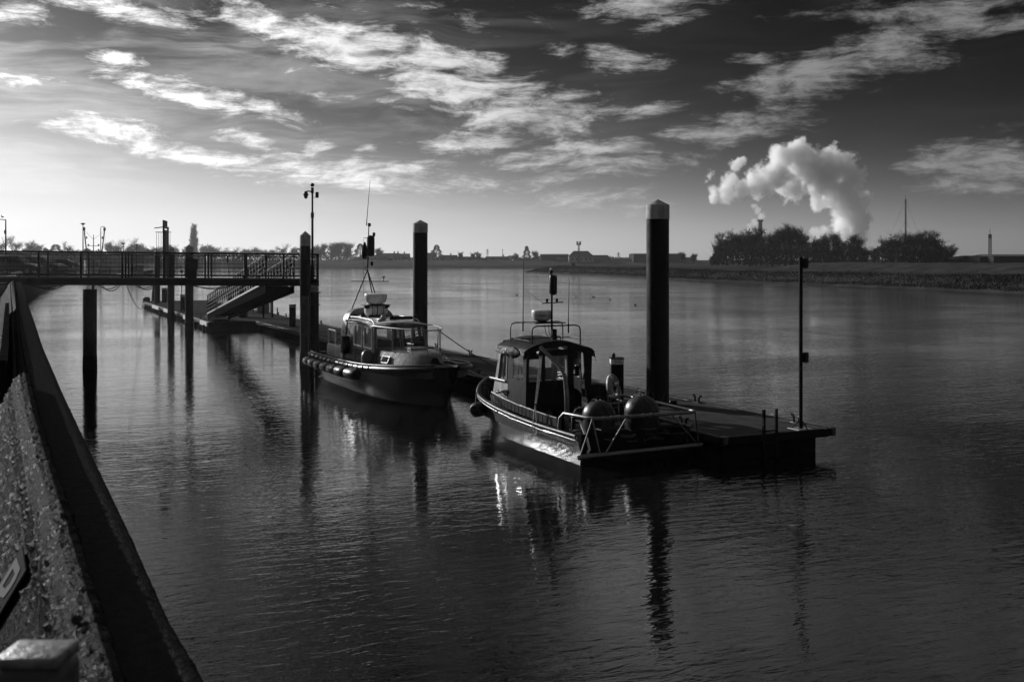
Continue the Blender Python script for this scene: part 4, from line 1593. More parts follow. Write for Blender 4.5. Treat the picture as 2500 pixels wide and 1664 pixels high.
# bits on deck: hoop with cover, post, samson post, ropes
MB().tube([(.82, 2.6, .4), (.82, 2.6, 1.28), (.88, 2.6, 1.36), (1.08, 2.6, 1.36), (1.14, 2.6, 1.28), (1.14, 2.6, .4)], .022, 8).build('grab_hoop', M_GALV, b2, smooth=60)
mb = MB()
rows = []
for j in range(9):
    z = .62 + .75 * j / 8
    rows.append([Vector((.42 + .44 * i / 8 + .02 * mnoise.noise(Vector((i, j, 0))), 2.72 + .03 * math.sin(i * 1.5) + (.05 if j > 6 else 0), z - (.03 * (abs(i - 4) / 4) ** 2 if j == 8 else 0))) for i in range(9)])
mb.grid(rows)
mb.grid([[p + Vector((0, .2, 0)) for p in rw] for rw in rows])
mb.build('seat_cover', M_CANVAS, b2, smooth=60)
MB().tube([(.40, 2.5, .4), (.40, 2.5, .98)], .024, 8).build('grab_post', M_GALV, b2, smooth=60)
MB().box((0, 6.9, 1.0), (.1, .1, .42), 0, .015).build('samson_post', M_STEEL, b2)
MB().tube([(-.9, 6.25, .8), (-.9, 6.25, 1.12)], .04, 8).tube([(-.9, 6.25, 1.1), (-1.02, 6.2, 1.1)], .03, 8).build('bow_bitt', M_STEEL, b2, smooth=60)
rnd = random.Random(4)
mb = MB()
for k in range(4):
    pts = []
    for q in range(16):
        a = q / 16 * 2 * PI * 1.9
        pts.append((-.95 + .12 * math.cos(a) + .03 * k, 5.3 - .12 * k + .16 * math.sin(a), .98 + .05 * rnd.random() + .03 * k))
    mb.tube(pts, .018, 5)
mb.build('rope_coil', M_ROPE, b2, smooth=60)
for (y0_, y1_) in ((4.55, 4.95), (4.35, 4.75)):
    s0, z0, _ = H2.S(y0_)
    MB().tube([(-s0 - .05, y0_ - .35, z0 - .16), (-s0 - .04, y0_ - .2, z0 + .02), (-s0 + .12, y1_ - .1, z0 + .2)], .014, 6).build('fender_line', M_DROPE, b2, smooth=60)
MB().tube([(-1.25, .35, 1.0), (-1.28, .2, .9), (-1.24, .0, .6), (-1.2, -.05, .35), (-1.3, -.15, .32)], .03, 8).build('white_hose', M_WHITEP, b2, smooth=60)
MB().tube([(-1.33, .45, .75), (-1.36, .4, 1.0), (-1.30, .3, 1.05), (-1.2, .26, .95)], .05, 8).build('tool_bag', M_CANVAS, b2, smooth=60)
rnd = random.Random(9)
mb = MB()
for k in range(110):
    a, x, y = rnd.random() * 6, rnd.uniform(-1.1, 1.2), rnd.uniform(-.2, 2.6)
    z = .45 + .42 * rnd.random() ** 1.5
    mb.tube([(x, y, z), (x + .2 * math.cos(a), y + .2 * math.sin(a), z + .06 * rnd.random()), (x + .3 * math.cos(a + .9), y + .3 * math.sin(a + .9), z)], .014, 5)
mb.build('net_pile', M_DROPE, b2, smooth=60)['kind'] = 'stuff'
for (x, y, w_, rz_) in ((.95, .35, .42, .2), (-.15, .75, .5, -.3), (.95, 1.05, .4, .5)):
    MB().box((x, y, .56), (w_, .34, .32), rz_, .03).build('gear_crate', M_STEEL, b2, smooth=40)
MB().torus((-.2, .1, .62), .2, .035, Matrix.Rotation(.25, 3, 'X'), 20, 6).build('hose_coil', M_DROPE, b2, smooth=60)
# cylindrical fender at the port bow
s0, z0, _ = H2.S(5.9)
fd = empty('bow_fender', (12.65 - s0 - .14, 20.4 + 5.35, z0 - .33))
tag(fd, 'black cylindrical fender hanging at the left bow of the nearer boat', 'fender')
pr = [(.02, -.40), (.12, -.38), (.185, -.29), (.19, .29), (.12, .38), (.02, .40)]
MB().lathe(pr, n=20, M=Matrix.Rotation(R(-58), 3, 'Z') @ Matrix.Rotation(PI / 2, 3, 'X')).build('body', M_BLACK, fd, smooth=40)
MB().tube([(-.02, .36, .0), (.03, .45, .3), (.12, .5, .52)], .014, 6).build('lanyard', M_DROPE, fd, smooth=60)

# ------------------------------------------------------------------ survey boat, bow towards the camera
B1 = (12.02, 40.3, 0)
b1 = empty('survey_boat', B1, PI)
tag(b1, 'white survey boat with tall mast and row of black fenders, bow facing the camera', 'boat', 'boats moored at the walkway')
H1 = Hull([0, 1.2, 3, 5, 6.8, 8.2, 9.2, 9.85, 10.05], [1.58, 1.66, 1.68, 1.68, 1.62, 1.42, 1.10, .66, .36], [.94, .94, .95, .98, 1.03, 1.10, 1.16, 1.20, 1.22],
          [1.28, 1.33, 1.36, 1.34, 1.18, .86, .46, .14, .05])
mb_ = H1.shell()
mb_.f.append(tuple(range(len(mb_.v) - 23, len(mb_.v))))
mb_.build('hull', M_HULL1, b1, smooth=50)
H1.inner(.05, .88).build('deck', mat('grey_boat_deck', .08, .8, .2, 5, spec=.1), b1, smooth=30)
for sd_ in (-1, 1):
    MB().tube(H1.line(sd_, .05, -.04), .085, 10).build('fender_belt', M_BLACK, b1, smooth=60)
    MB().tube(H1.line(sd_, .02, .07), .035, 8).build('gunwale_rail', M_RUB, b1, smooth=60)
ln = H1.line(1, .05, -.04, .2, 7.6)
for k in range(1, len(ln), 2):
    a = ln[k]
    d_ = (ln[min(k + 1, len(ln) - 1)] - ln[k - 1]).normalized()
    mm = Matrix((d_.cross(Vector((0, 0, 1))), Vector((0, 0, 1)), d_)).transposed()
    MB().torus(a, .096, .016, mm, 14, 5).build('lashing', M_DROPE, b1, smooth=60)
MB().box((0, .02, .5), (2.9, .05, .95), 0, .01).build('transom', M_HULL1, b1)
MB().box((0, 4.4, .05), (3.17, 7.2, .10), 0, .01).build('boot_stripe', M_STEEL, b1) if False else None

# fenders hanging along the visible side
FEN = [(.5, .62), (1.4, .6), (2.25, .6), (3.15, .64), (4.1, .66), (5.15, .74), (6.3, .82)]
names = ['first', 'second', 'third', 'fourth', 'fifth', 'sixth', 'seventh']
for i, (y_, L_) in enumerate(FEN):
    s_, z_, _ = H1.S(y_)
    s2, _, _ = H1.S(y_ + .3)
    e = empty('hull_fender', (B1[0] - (s_ + .20), B1[1] - y_, z_ - .27), PI + math.atan2(s_ - s2, .3) + .08)
    tag(e, 'black cylindrical fender on the survey boat, ' + names[i] + ' from its stern', 'fender', 'fenders along the survey boat')
    h_ = L_ / 2
    r_ = .16 if i < 5 else .18
    MB().lathe([(.02, -h_), (r_ * .75, -h_ + .015), (r_, -h_ + .07), (r_, h_ - .07), (r_ * .75, h_ - .015), (.02, h_)], n=20, M=Matrix.Rotation(PI / 2, 3, 'X')).build('body', M_BLACK, e, smooth=40)
    for sg_ in (-.7, .7):
        MB().tube([(0, h_ * sg_, r_ - .01), (-.1, h_ * sg_, .30)], .014, 5).build('lanyard', M_DROPE, e, smooth=60)

# deckhouse
dh = empty('deckhouse', (0, 0, 0))
dh.parent = b1
XW, XT = 1.02, .90
z0, z1, z2 = .95, 1.46, 2.27
Y0, Y1b, Y1t = 2.6, 6.12, 5.72
sdl = [(.10, .44, .46, .94), (.56, .44, .88, .94)]
panel('side_wall', [(XW, Y0, z0), (XW, Y1b, z0), (XT, Y1t, z2), (XT, Y0 + .05, z2)], .05, [(.30, .41, .58, .93), (.655, .41, .93, .93)], M_CABIN, dh, G_CLEAR, frame=M_WHITEP, fw=.045)
panel('side_wall', [(-XW, Y1b, z0), (-XW, Y0, z0), (-XT, Y0 + .05, z2), (-XT, Y1t, z2)], .05, [(.07, .41, .345, .93), (.42, .41, .70, .93)], M_CABIN, dh, G_CLEAR, frame=M_WHITEP, fw=.04)
panel('front_wall', [(XW, Y1b, z0), (-XW, Y1b, z0), (-XT, Y1t, z2), (XT, Y1t, z2)], .05, [(.04, .44, .48, .93), (.53, .44, .96, .93)], M_CABIN, dh, G_CLEAR, frame=M_GREY, fw=.035)
panel('back_wall', [(-XW, Y0, z0), (XW, Y0, z0), (XT, Y0 + .05, z2), (-XT, Y0 + .05, z2)], .05, [(.06, .42, .47, .95), (.53, .1, .94, .95)], M_CABIN, dh, G_CLEAR)
rows = []
for k in range(11):
    f = k / 10
    x = -(XT + .06) + 2 * (XT + .06) * f
    cz = z2 + .02 + .10 * (1 - (2 * f - 1) ** 2)
    rows.append([Vector((x, Y1t + .12, cz - .04)), Vector((x, Y1t + .10, cz)), Vector((x, 4, cz + .05)), Vector((x, Y0 - .1, cz + .03)), Vector((x, Y0 - .1, cz - .05)), Vector((x, 4, cz - .03))])
MB().grid(rows, close=True).build('roof', M_WHITE, dh, smooth=50)
for sd_ in (-1, 1):
    MB().tube([(sd_ * .82, Y0 + .1, z2 + .16), (sd_ * .82, 3.6, z2 + .19), (sd_ * .82, 5.2, z2 + .16), (sd_ * .82, 5.5, z2 + .06)], .022, 8).build('roof_rail', M_GALV, dh, smooth=60)
MB().box((.35, 5.35, 1.62), (.34, .1, .26), 0, .02).build('plotter', M_DARK, dh)
MB().box((0, 5.5, 1.28), (1.7, .5, .3), 0, .04).build('dashboard', M_DARK, dh)
for x in (.45, -.45):
    MB().box((x, 4.5, 1.35), (.5, .16, .75), 0, .06).build('seat_back', M_STEEL, dh)
for (y_, w_) in ((4.07, .72), (5.26, .66)):
    rows = []
    for k in range(13):
        yy = y_ - w_ / 2 + w_ * k / 12
        rows.append([Vector((xw_ - .008 * math.sin(k * 2.1), yy, z)) for xw_, z in ((.912, 1.46), (.843, 2.22))])
    MB().grid(rows).build('curtain', M_CLOTH, dh, smooth=60, fix=False)
# name on the side
nrm_ = Vector((z2 - z0, 0, XW - XT)).normalized()
up_ = Vector((-(XW - XT), 0, z2 - z0)).normalized()
pc = Vector((XW, 4.25, z0)) + up_ * .30 + nrm_ * .008
text('boat_lettering', 'SURVEY', .36, basis((0, 1, 0), up_, pc), M_INK, b1, .003, .82)
# ventilator scoop and locker on the side deck
MB().lathe([(.2, 0), (.2, .32), (.17, .44), (.1, .52), (.02, .55)], (1.16, 5.75, .93), 18).build('ventilator', M_CABIN, b1, smooth=50)
MB().box((1.12, 3.0, 1.45), (.26, .3, .62), 0, .03).build('side_locker', M_STEEL, b1, smooth=40)

# trunk cabin forward
tk = empty('trunk_cabin', (0, 0, 0))
tk.parent = b1
sec = [(6.1, 1.0, .93, .84, 1.50), (7.2, .92, 1.0, .78, 1.53), (8.2, .66, 1.1, .55, 1.54), (8.9, .36, 1.2, .30, 1.52), (9.1, .18, 1.25, .12, 1.40)]
rows = []
for (y_, w0_, zz0, w1_, zz1) in sec:
    rows.append([Vector((-w0_, y_, zz0)), Vector((-w1_, y_, zz1 - .04)), Vector((-w1_ * .85, y_, zz1)), Vector((0, y_, zz1 + .04)), Vector((w1_ * .85, y_, zz1)), Vector((w1_, y_, zz1 - .04)), Vector((w0_, y_, zz0))])
mb = MB().grid(rows)
mb.f.append(tuple(range(len(rows[0]))))
mb.build('trunk', M_CABIN, tk, smooth=40)
MB().box((0, 7.35, 1.60), (.62, .62, .07), 0, .02).build('hatch', M_GREYGEL, tk, smooth=40)
panel('port_light', [(.975, 6.55, 1.1), (.95, 7.25, 1.14), (.86, 7.25, 1.36), (.89, 6.55, 1.33)], .02, [(.06, .1, .94, .9)], M_GREY, tk, G_CLEAR)
MB().bar((-.5, 6.5, 1.58), (-.35, 8.6, 1.66), .07, .05).build('boat_hook', M_STEEL, tk)
MB().box((-.42, 6.45, 1.66), (.3, .2, .14), 0, .04).build('anchor_winch', M_DARK, tk, smooth=40)
# forward rail
ra = empty('bow_rail', (0, 0, 0))
ra.parent = b1
zt = 2.28
rl = [(1.0, 5.6, 2.26), (.98, 6.2, zt), (.82, 7.3, zt), (.55, 8.3, zt), (.2, 8.95, zt), (-.2, 8.95, zt), (-.55, 8.3, zt), (-.82, 7.3, zt), (-.98, 6.2, zt), (-1.0, 5.6, 2.26)]
MB().tube(rl, .018, 8).build('top_rail', M_GALV, ra, smooth=60)
for (x, y_) in ((.80, 7.3), (.50, 8.3), (-.2, 8.95), (.2, 8.95), (-.80, 7.3), (-.5, 8.3)):
    MB().tube([(x, y_, zt), (x * .98, y_, 1.5)], .014, 6).build('stanchion', M_GALV, ra, smooth=60)

# arch behind the deckhouse
AR = []
for k in range(21):
    a = PI * k / 20
    cx, sx = math.cos(a), math.sin(a)
    AR.append(Vector((.98 * (abs(cx) ** .55) * (1 if cx >= 0 else -1), 0, .95 + 1.80 * (sx ** .42 if sx > 0 else 0))))
AR2 = [Vector((p.x * .84, 0, .95 + (p.z - .95) * .86)) for p in AR]
mb = MB()
rows = []
for p, q in zip(AR, AR2):
    rows.append([Vector((p.x, 2.55, p.z)), Vector((p.x, 1.95, p.z - .03)), Vector((q.x, 1.95, q.z)), Vector((q.x, 2.55, q.z))])
mb.grid(rows, close=True)
mb.build('gantry_arch', M_CABIN, b1, smooth=50)
for x in (.62, .3, -.3):
    MB().lathe([(.09, -.01), (.09, .01)], (x, 2.56, 2.50 - abs(x) * .12), 14, Matrix.Rotation(PI / 2, 3, 'X')).build('arch_port', M_DARK, b1)

# liferaft canister, searchlight, roof clutter
lr = empty('liferaft', (B1[0] - .02, B1[1] - 3.2, z2 + .16), PI)
tag(lr, 'white liferaft canister strapped to the roof of the survey boat', 'liferaft')
Mr = Matrix.Rotation(PI / 2, 3, 'Y')
MB().lathe([(.02, -.42), (.16, -.40), (.225, -.33), (.235, -.2), (.235, -.015), (.248, -.012), (.248, .012), (.235, .015), (.235, .2), (.225, .33), (.16, .40), (.02, .42)], (0, 0, .25), 26, Mr).build('canister', M_WHITE, lr, smooth=40)
for x in (-.2, .2, .02):
    MB().torus((x, 0, .25), .243, .012 if x != .02 else .02, Mr, 24, 6).build('strap', M_BLACK, lr, smooth=60)
MB().box((0, 0, .03), (.7, .4, .06), 0, .01).build('cradle', M_STEEL, lr)
MB().lathe([(.06, 0), (.09, .02), (.1, .1), (.07, .16), (.01, .18)], (.3, 4.9, z2 + .14), 14).build('search_light', M_GREY, dh, smooth=50)
MB().tube([(.1, 4.95, z2 + .2), (-.35, 5.0, z2 + .2), (-.75, 4.9, z2 + .19)], .06, 10).build('rolled_cover', M_CANVAS, dh, smooth=60)
MB().box((-.88, 4.9, z2 + .2), (.14, .14, .2), 0, .03).build('speaker_horn', M_DARK, dh, smooth=40)
MB().tube([(.55, 5.2, z2 + .14), (.42, 5.0, z2 + .15), (.5, 4.7, z2 + .15)], .05, 8).build('hose_coil', M_GREY, dh, smooth=60)

# mast: tripod, radar, reflector, flag, whip aerial
ms = empty('tripod_mast', (0, 2.75, 0))
ms.parent = b1
AP = Vector((.20, 0, 4.12))
for (x, y_, z) in ((.62, -.55, 2.70), (-.28, -.2, 2.9), (.08, .55, 2.72)):
    MB().tube([AP, (x, y_, z)], .022, 8).build('mast_leg', M_STEEL, ms, smooth=60)
MB().tube([(.20, 0, 4.05), (.15, 0, 5.72)], [.028, .018], 8).build('pole', M_STEEL, ms, smooth=60)
MB().bar((.82, 0, 3.72), (-.62, 0, 3.70), .05, .03).build('yard', M_STEEL, ms)
MB().tube([(-.42, 0, 3.70), (-.42, 0, 3.84)], .014, 6).lathe([(.02, 0), (.06, .02), (.06, .05), (.02, .06)], (-.42, 0, 3.83), 12).build('gps_antenna', M_DARK, ms, smooth=50)
MB().lathe([(.03, 0), (.13, .03), (.145, .1), (.145, .66), (.12, .74), (.03, .78)], (.08, 0, 4.62), 16).build('radar_reflector', M_DARK, ms, smooth=40)
for (x, z) in ((.10, 4.28), (.02, 5.34)):
    MB().lathe([(.03, 0), (.05, .03), (.055, .14), (.03, .16)], (x - .05, .05, z), 10).build('mast_lamp', M_DARK, ms, smooth=50)
MB().lathe([(.02, -.07), (.06, -.05), (.06, .05), (.02, .07)], (.13, 0, 5.78), 10).build('top_lamp', M_DARK, ms, smooth=50)
MB().tube([(.24, 0, 5.75), (.22, 0, 6.02), (.10, 0, 7.42)], [.02, .014, .006], 6).build('whip_aerial', M_DARK, ms, smooth=60)
MB().bar((.15, 0, 5.30), (.34, 0, 5.30), .02, .02).build('flag_arm', M_DARK, ms)
MB().tube([(.34, 0, 5.3), (.36, -.02, 4.6), (.34, 0, 3.2)], .005, 4).build('halyard', M_DARK, ms)
rows = []
for j in range(8):
    t = j / 7
    wd = .03 + .17 * math.sin(PI * min(1, t * .75 + .05))
    rows.append([Vector((.31 - wd * .5 + wd * i / 5, .04 * math.sin(i * 1.7 + t * 3), 5.15 - .62 * t)) for i in range(6)])
MB().grid(rows).build('furled_flag', M_DARK, ms, smooth=60, fix=False)
MB().torus((.26, .05, 4.18), .06, .012, Matrix.Rotation(PI / 2, 3, 'X'), 12, 5).build('ring', M_DARK, ms, smooth=60)
rp_ = empty('radar_set', (.05, .5, 2.86))
rp_.parent = ms
MB().box((0, 0, .0), (1.0, .42, .025), 0, .006).build('platform', M_STEEL, rp_)
MB().lathe([(.24, .05), (.36, .12), (.41, .24), (.42, .35), (.40, .40), (.3, .42), (.01, .43)], (0, 0, 0), 28).build('radar_drum', M_WHITE, rp_, smooth=40)
MB().lathe([(.2, 0), (.2, .06)], (0, 0, .012), 16).build('radar_foot', M_STEEL, rp_)
MB().tube([(-.2, .1, -.16), (-.45, .2, -.02)], [.03, .055], 10).build('loud_hailer', M_DARK, rp_, smooth=60)
MB().lathe([(.02, -.1), (.1, -.07), (.1, .0), (.04, .02)], (.36, .1, -.03), 12).build('flood_lamp', M_DARK, rp_, smooth=50)
for x in (-.3, .3):
    MB().tube([(x, 0, 0), (x * .9, 0, -.42)], .02, 8).build('platform_leg', M_STEEL, rp_, smooth=60)

# aft cockpit
ck_ = empty('cockpit', (0, 0, 0))
ck_.parent = b1
for sd_ in (-1, 1):
    MB().prism([(sd_ * 1.12, .55, .92), (sd_ * 1.12, 2.62, .92), (sd_ * 1.10, 2.62, 1.36), (sd_ * 1.10, .55, 1.30)], (-sd_, 0, 0), .05).build('side_board', M_GREYGEL, ck_)
MB().prism([(-1.1, .5, .92), (1.1, .5, .92), (1.1, .5, 1.28), (-1.1, .5, 1.28)], (0, 1, 0), .05).build('aft_board', M_GREYGEL, ck_)
MB().tube([(1.06, .6, 1.3), (1.06, .6, 1.80), (1.06, .66, 1.86), (1.06, 1.5, 1.86), (1.06, 1.56, 1.80), (1.06, 1.56, 1.30)], .026, 8).build('stern_hoop', M_WHITEP, ck_, smooth=60)
MB().tube([(1.06, .6, 1.31), (1.06, 2.0, 1.31)], .024, 8).build('hoop_rail', M_WHITEP, ck_, smooth=60)
MB().box((.98, 1.1, 1.55), (.03, .55, .42), 0, .01).build('dodger', M_CANVAS, ck_)
MB().box((.2, 1.2, 1.1), (1.0, .9, .36), 0, .04).build('engine_box', M_GREYGEL, ck_, smooth=40)
MB().tube([(1.36, .2, .95), (1.36, .2, 1.2)], .05, 8).build('mooring_bitt', M_STEEL, ck_, smooth=60)


# ------------------------------------------------------------------ mooring lines and ropes on the pontoon
def sag(p, q, d, n=14):
    p, q = Vector(p), Vector(q)
    return [p.lerp(q, k / n) - Vector((0, 0, d * (1 - (2 * k / n - 1) ** 2))) for k in range(n + 1)]


def wpt(b, o, p):
    return Vector((b[0] - p[0], b[1] - p[1], p[2]))


bow = wpt(B1, 0, (-.2, 8.95, 2.26))
o = MB().tube(sag(bow, (14.45, 29.35, .68), .12), .016, 6).build('mooring_rope', M_DROPE, smooth=60)
tag(o, 'dark bow rope slanting from the survey boat rail down to the walkway', 'rope', 'mooring ropes')
o = MB().tube(sag(wpt(B1, 0, (-.15, 9.4, 1.55)), (14.45, 29.3, .7), .28), .02, 6).build('mooring_rope', M_ROPE, smooth=60)
tag(o, 'pale slack rope drooping from the survey boat bow to the walkway', 'rope', 'mooring ropes')
o = MB().tube(sag(wpt(B1, 0, (-.9, .3, 1.1)), (14.5, 42.5, .68), .1), .02, 6).build('mooring_rope', M_ROPE, smooth=60)
tag(o, 'stern rope of the survey boat made fast to the walkway', 'rope', 'mooring ropes')
o = MB().tube(sag((12.65 + .05, 20.4 + 6.9, 1.16), (14.5, 29.4, .68), .1), .02, 6).build('mooring_rope', M_ROPE, smooth=60)
tag(o, 'bow rope of the nearer boat leading to the walkway', 'rope', 'mooring ropes')
rnd = random.Random(3)
pts = []
for q in range(60):
    a = q * .55
    pts.append((14.75 + .22 * math.cos(a) * (1 - q / 120) + .004 * q, 31.0 + .3 * math.sin(a) * (1 - q / 120) + .02 * q, DZ + .03 + .004 * rnd.random() + .012 * (q % 3)))
o = MB().tube(pts, .018, 6).build('rope_coil', M_ROPE, smooth=60)
tag(o, 'loose pale rope coiled on the walkway between the two boats', 'rope')
o = MB().tube(sag(BA + be * bs(310) + Vector((0, 0, 3.4)), (wf.location.x - .6, wf.location.y - 1, .55), .8, 20), .018, 5).build('float_line', M_DROPE, smooth=60)
tag(o, 'thin line sagging from the footbridge down to the work float', 'rope')


# ================================================================== trees
M_BARK = mat('dark_bark', .045, .9, .3, 2, spec=.03)
M_TWIG = mat('bare_twigs', .035, .95, .35, .6, spec=.03)
M_CONIF = mat('conifer_foliage', .035, .9, .4, 1, spec=.03)


def tri_twig(mb, p, d, L, w, rnd):
    s = d.cross(Vector((rnd.uniform(-1, 1), rnd.uniform(-1, 1), rnd.uniform(-1, 1)))).normalized() * (w / 2)
    b = len(mb.v)
    mid = p + d * (L * .55) + Vector((rnd.uniform(-.1, .1), rnd.uniform(-.1, .1), rnd.uniform(-.05, .1))) * L
    e = p + d * L + Vector((0, 0, .1 * L))
    mb.v += [tuple(p - s), tuple(p + s), tuple(mid + s * .7), tuple(mid - s * .7), tuple(e)]
    mb.f += [(b, b + 1, b + 2, b + 3), (b + 3, b + 2, b + 4)]


def bare_tree(seed, h=12.0, spread=.5, dense=1.0, clear=.22, up=.55, ivy=0):
    """tapered trunk and limbs, crown of fine twigs; ivy adds leafy growth round the limbs"""
    rnd = random.Random(seed)
    tk_, cr_ = MB(), MB()
    tips = []

    def grow(p, d, L, r, lev):
        n = 3
        pts, rs = [p], [r]
        q = p.copy()
        dd = d.copy()
        for k in range(n):
            dd = (dd + Vector((rnd.uniform(-.18, .18), rnd.uniform(-.18, .18), rnd.uniform(-.02, .12)))).normalized()
            q = q + dd * (L / n)
            pts.append(q.copy())
            rs.append(r * (1 - .45 * (k + 1) / n))
        (tk_ if lev < 2 else cr_).tube(pts, rs, 5 if lev < 2 else 3, caps=False)
        for k in range(1, n + 1):
            tips.append((pts[k], dd, lev))
        if lev >= 3:
            return
        m = {0: 5, 1: 4, 2: 3}[lev]
        for k in range(m):
            f = rnd.uniform(.45, 1.0) if lev else rnd.uniform(.35, 1.0)
            bp_ = pts[0].lerp(pts[-1], f)
            a = k * 2 * PI / m + rnd.uniform(-.6, .6)
            out = Vector((math.cos(a), math.sin(a), 0))
            nd = (out * (spread + rnd.uniform(-.1, .25)) + dd * .45 + Vector((0, 0, up))).normalized()
            grow(bp_, nd, L * rnd.uniform(.52, .72), r * .52, lev + 1)
    grow(Vector((0, 0, -.3)), Vector((0, 0, 1)), h * (clear + .18), h * .022, 0)
    hi = max(t[0].z for t in tips)
    k_ = (h * .93) / hi
    for l in (tk_, cr_):
        l.v = [(x * k_, y * k_, z * k_ if z > 0 else z) for x, y, z in l.v]
    pts3 = [(p * k_, d, lv) for p, d, lv in tips if lv >= 2]
    N = int(1500 * dense)
    for _ in range(N):
        p, d, lv = rnd.choice(pts3)
        a = rnd.uniform(0, 2 * PI)
        v = Vector((math.cos(a) * .75, math.sin(a) * .75, rnd.uniform(-.2, 1.0)))
        v = (v + d * .6 + Vector((p.x, p.y, 0)) * .06).normalized()
        pp_ = p + Vector((rnd.gauss(0, .28), rnd.gauss(0, .28), rnd.gauss(0, .25)))
        tri_twig(cr_, pp_, v, rnd.uniform(.5, 1.15), rnd.uniform(.035, .075), rnd)
    if ivy:
        allp = [(p * k_, d) for p, d, lv in tips if p.z * k_ < h * .8]
        for _ in range(int(ivy)):
            p, d = rnd.choice(allp)
            pp_ = p * rnd.uniform(.6, 1.0) + Vector((rnd.gauss(0, .5), rnd.gauss(0, .5), rnd.gauss(0, .6)))
            if pp_.z < .1:
                pp_.z = rnd.uniform(.1, 2.5)
            v = Vector((rnd.uniform(-1, 1), rnd.uniform(-1, 1), rnd.uniform(-.6, 1))).normalized()
            tri_twig(cr_, pp_, v, rnd.uniform(.3, .7), rnd.uniform(.2, .42), rnd)
    return tk_, cr_


def poplar(seed, h=18):
    rnd = random.Random(seed)
    tk_, cr_ = MB(), MB()
    stems = ((-.035 * h, .93), (.03 * h, 1.0), (0.0, .72))
    for sx, f in stems:
        tk_.tube([(0, 0, -.3), (sx, 0, h * .25), (sx, 0, h * .95 * f)], [.3, .2, .03], 6)
    for _ in range(1500):
        sx, f = rnd.choice(stems)
        z = rnd.uniform(.06, 1.0)
        r = h * .05 * max(.03, 1 - z) ** .5 * (1.35 if z < .3 else 1.0) * math.sqrt(rnd.random())
        a = rnd.uniform(0, 2 * PI)
        v = Vector((math.cos(a) * .35, math.sin(a) * .35, 1)).normalized()
        tri_twig(cr_, Vector((sx + r * math.cos(a), r * math.sin(a), z * h * .93 * f)), v, rnd.uniform(.4, 1.1), rnd.uniform(.05, .10), rnd)
    return tk_, cr_


def conifer(seed, h=12, w=.34):
    rnd = random.Random(seed)
    tk_, cr_ = MB(), MB()
    tk_.tube([(0, 0, -.3), (0, 0, h * .9)], [.28, .04], 6)
    for _ in range(2600):
        z = rnd.random() ** .8
        r = h * w * (1 - z) ** .75 * (.55 + .45 * rnd.random()) * (1 + .25 * math.sin(z * 22 + rnd.random()))
        a = rnd.uniform(0, 2 * PI)
        v = Vector((math.cos(a), math.sin(a), rnd.uniform(-.3, .5))).normalized()
        tri_twig(cr_, Vector((r * math.cos(a), r * math.sin(a), .3 + z * h * .95)), v, rnd.uniform(.4, 1.0), rnd.uniform(.15, .35), rnd)
    return tk_, cr_


def proto(name, pair, fol):
    e = empty(name)
    pair[0].build('trunk', M_BARK, e, smooth=60, fix=False)
    pair[1].build('crown', fol, e, fix=False)
    return e


PROTO = {
    'a': proto('bare_tree', bare_tree(1, 12, .48, 1.25, .16, .55, 900), M_TWIG),
    'b': proto('bare_tree', bare_tree(2, 12, .40, 1.15, .26, .75, 350), M_TWIG),
    'c': proto('bare_tree', bare_tree(5, 12, .62, 1.3, .12, .42, 1300), M_TWIG),
    'd': proto('bare_tree', bare_tree(9, 12, .36, .9, .30, .85, 0), M_TWIG),
    'e': proto('bare_tree', bare_tree(14, 12, .55, .8, .2, .6, 0), M_TWIG),
    'p': proto('poplar_tree', poplar(3, 12), M_TWIG),
    'f': proto('conifer_tree', conifer(4, 12), M_CONIF),
    'g': proto('conifer_tree', conifer(6, 12, .45), M_CONIF),
}
used_proto = set()
trng = random.Random(77)


def plant(kind, u, yc, top_v, base_z, label, group, fat=1.0):
    p = W(u, yc, base_z)
    h = (zat(top_v, yc) - base_z) * (1.08 if u > 1700 else 1.0)
    src = PROTO[kind]
    if kind not in used_proto:
        used_proto.add(kind)
        o = src
    else:
        o = copy_tree(src)
    o.location = p
    o.rotation_euler = (0, 0, trng.uniform(0, 6.28))
    s = h / 12.0
    o.scale = (s * fat, s * fat, s)
    tag(o, label, 'tree', group)
    return o


ORD = ['first', 'second', 'third', 'fourth', 'fifth', 'sixth', 'seventh', 'eighth', 'ninth', 'tenth', 'eleventh', 'twelfth', 'thirteenth', 'fourteenth', 'fifteenth',
       'sixteenth', 'seventeenth', 'eighteenth', 'nineteenth', 'twentieth', 'twenty-first', 'twenty-second', 'twenty-third', 'twenty-fourth', 'twenty-fifth', 'twenty-sixth',
       'twenty-seventh', 'twenty-eighth', 'twenty-ninth', 'thirtieth']
# the wood behind the flood bank on the right
WOOD = [('a', 1752, 585, 1.0), ('c', 1775, 571, 1.0), ('a', 1803, 560, 1.0), ('c', 1832, 559, 1.0), ('b', 1858, 556, 1.0), ('a', 1885, 552, .95), ('b', 1917, 551, 1.1), ('d', 1937, 553, 1.1),
        ('b', 1962, 564, 1.1), ('a', 1985, 568, 1.0), ('b', 2012, 572, 1.1), ('d', 2034, 570, 1.15), ('a', 2062, 574, 1.05), ('b', 2088, 577, 1.15), ('c', 2112, 592, 1.1)]
for i, (k, u, tv, f) in enumerate(WOOD):
    plant(k, u, 318 + 26 * ((i * 37) % 10) / 10, tv + (6, -4, 2, -6, 8)[i % 5], 2.9, ORD[i] + ' bare tree from the left in the wood on the right bank', 'trees of the wood on the right bank', f * 1.12)
WOODB = [('c', 1764, 574), ('c', 1790, 566), ('c', 1818, 560), ('a', 1846, 560), ('c', 1872, 558), ('a', 1902, 556), ('c', 1930, 560), ('a', 1950, 568), ('c', 1974, 576), ('a', 1998, 578), ('c', 2024, 580), ('a', 2048, 580), ('c', 2076, 584), ('a', 2100, 590)]
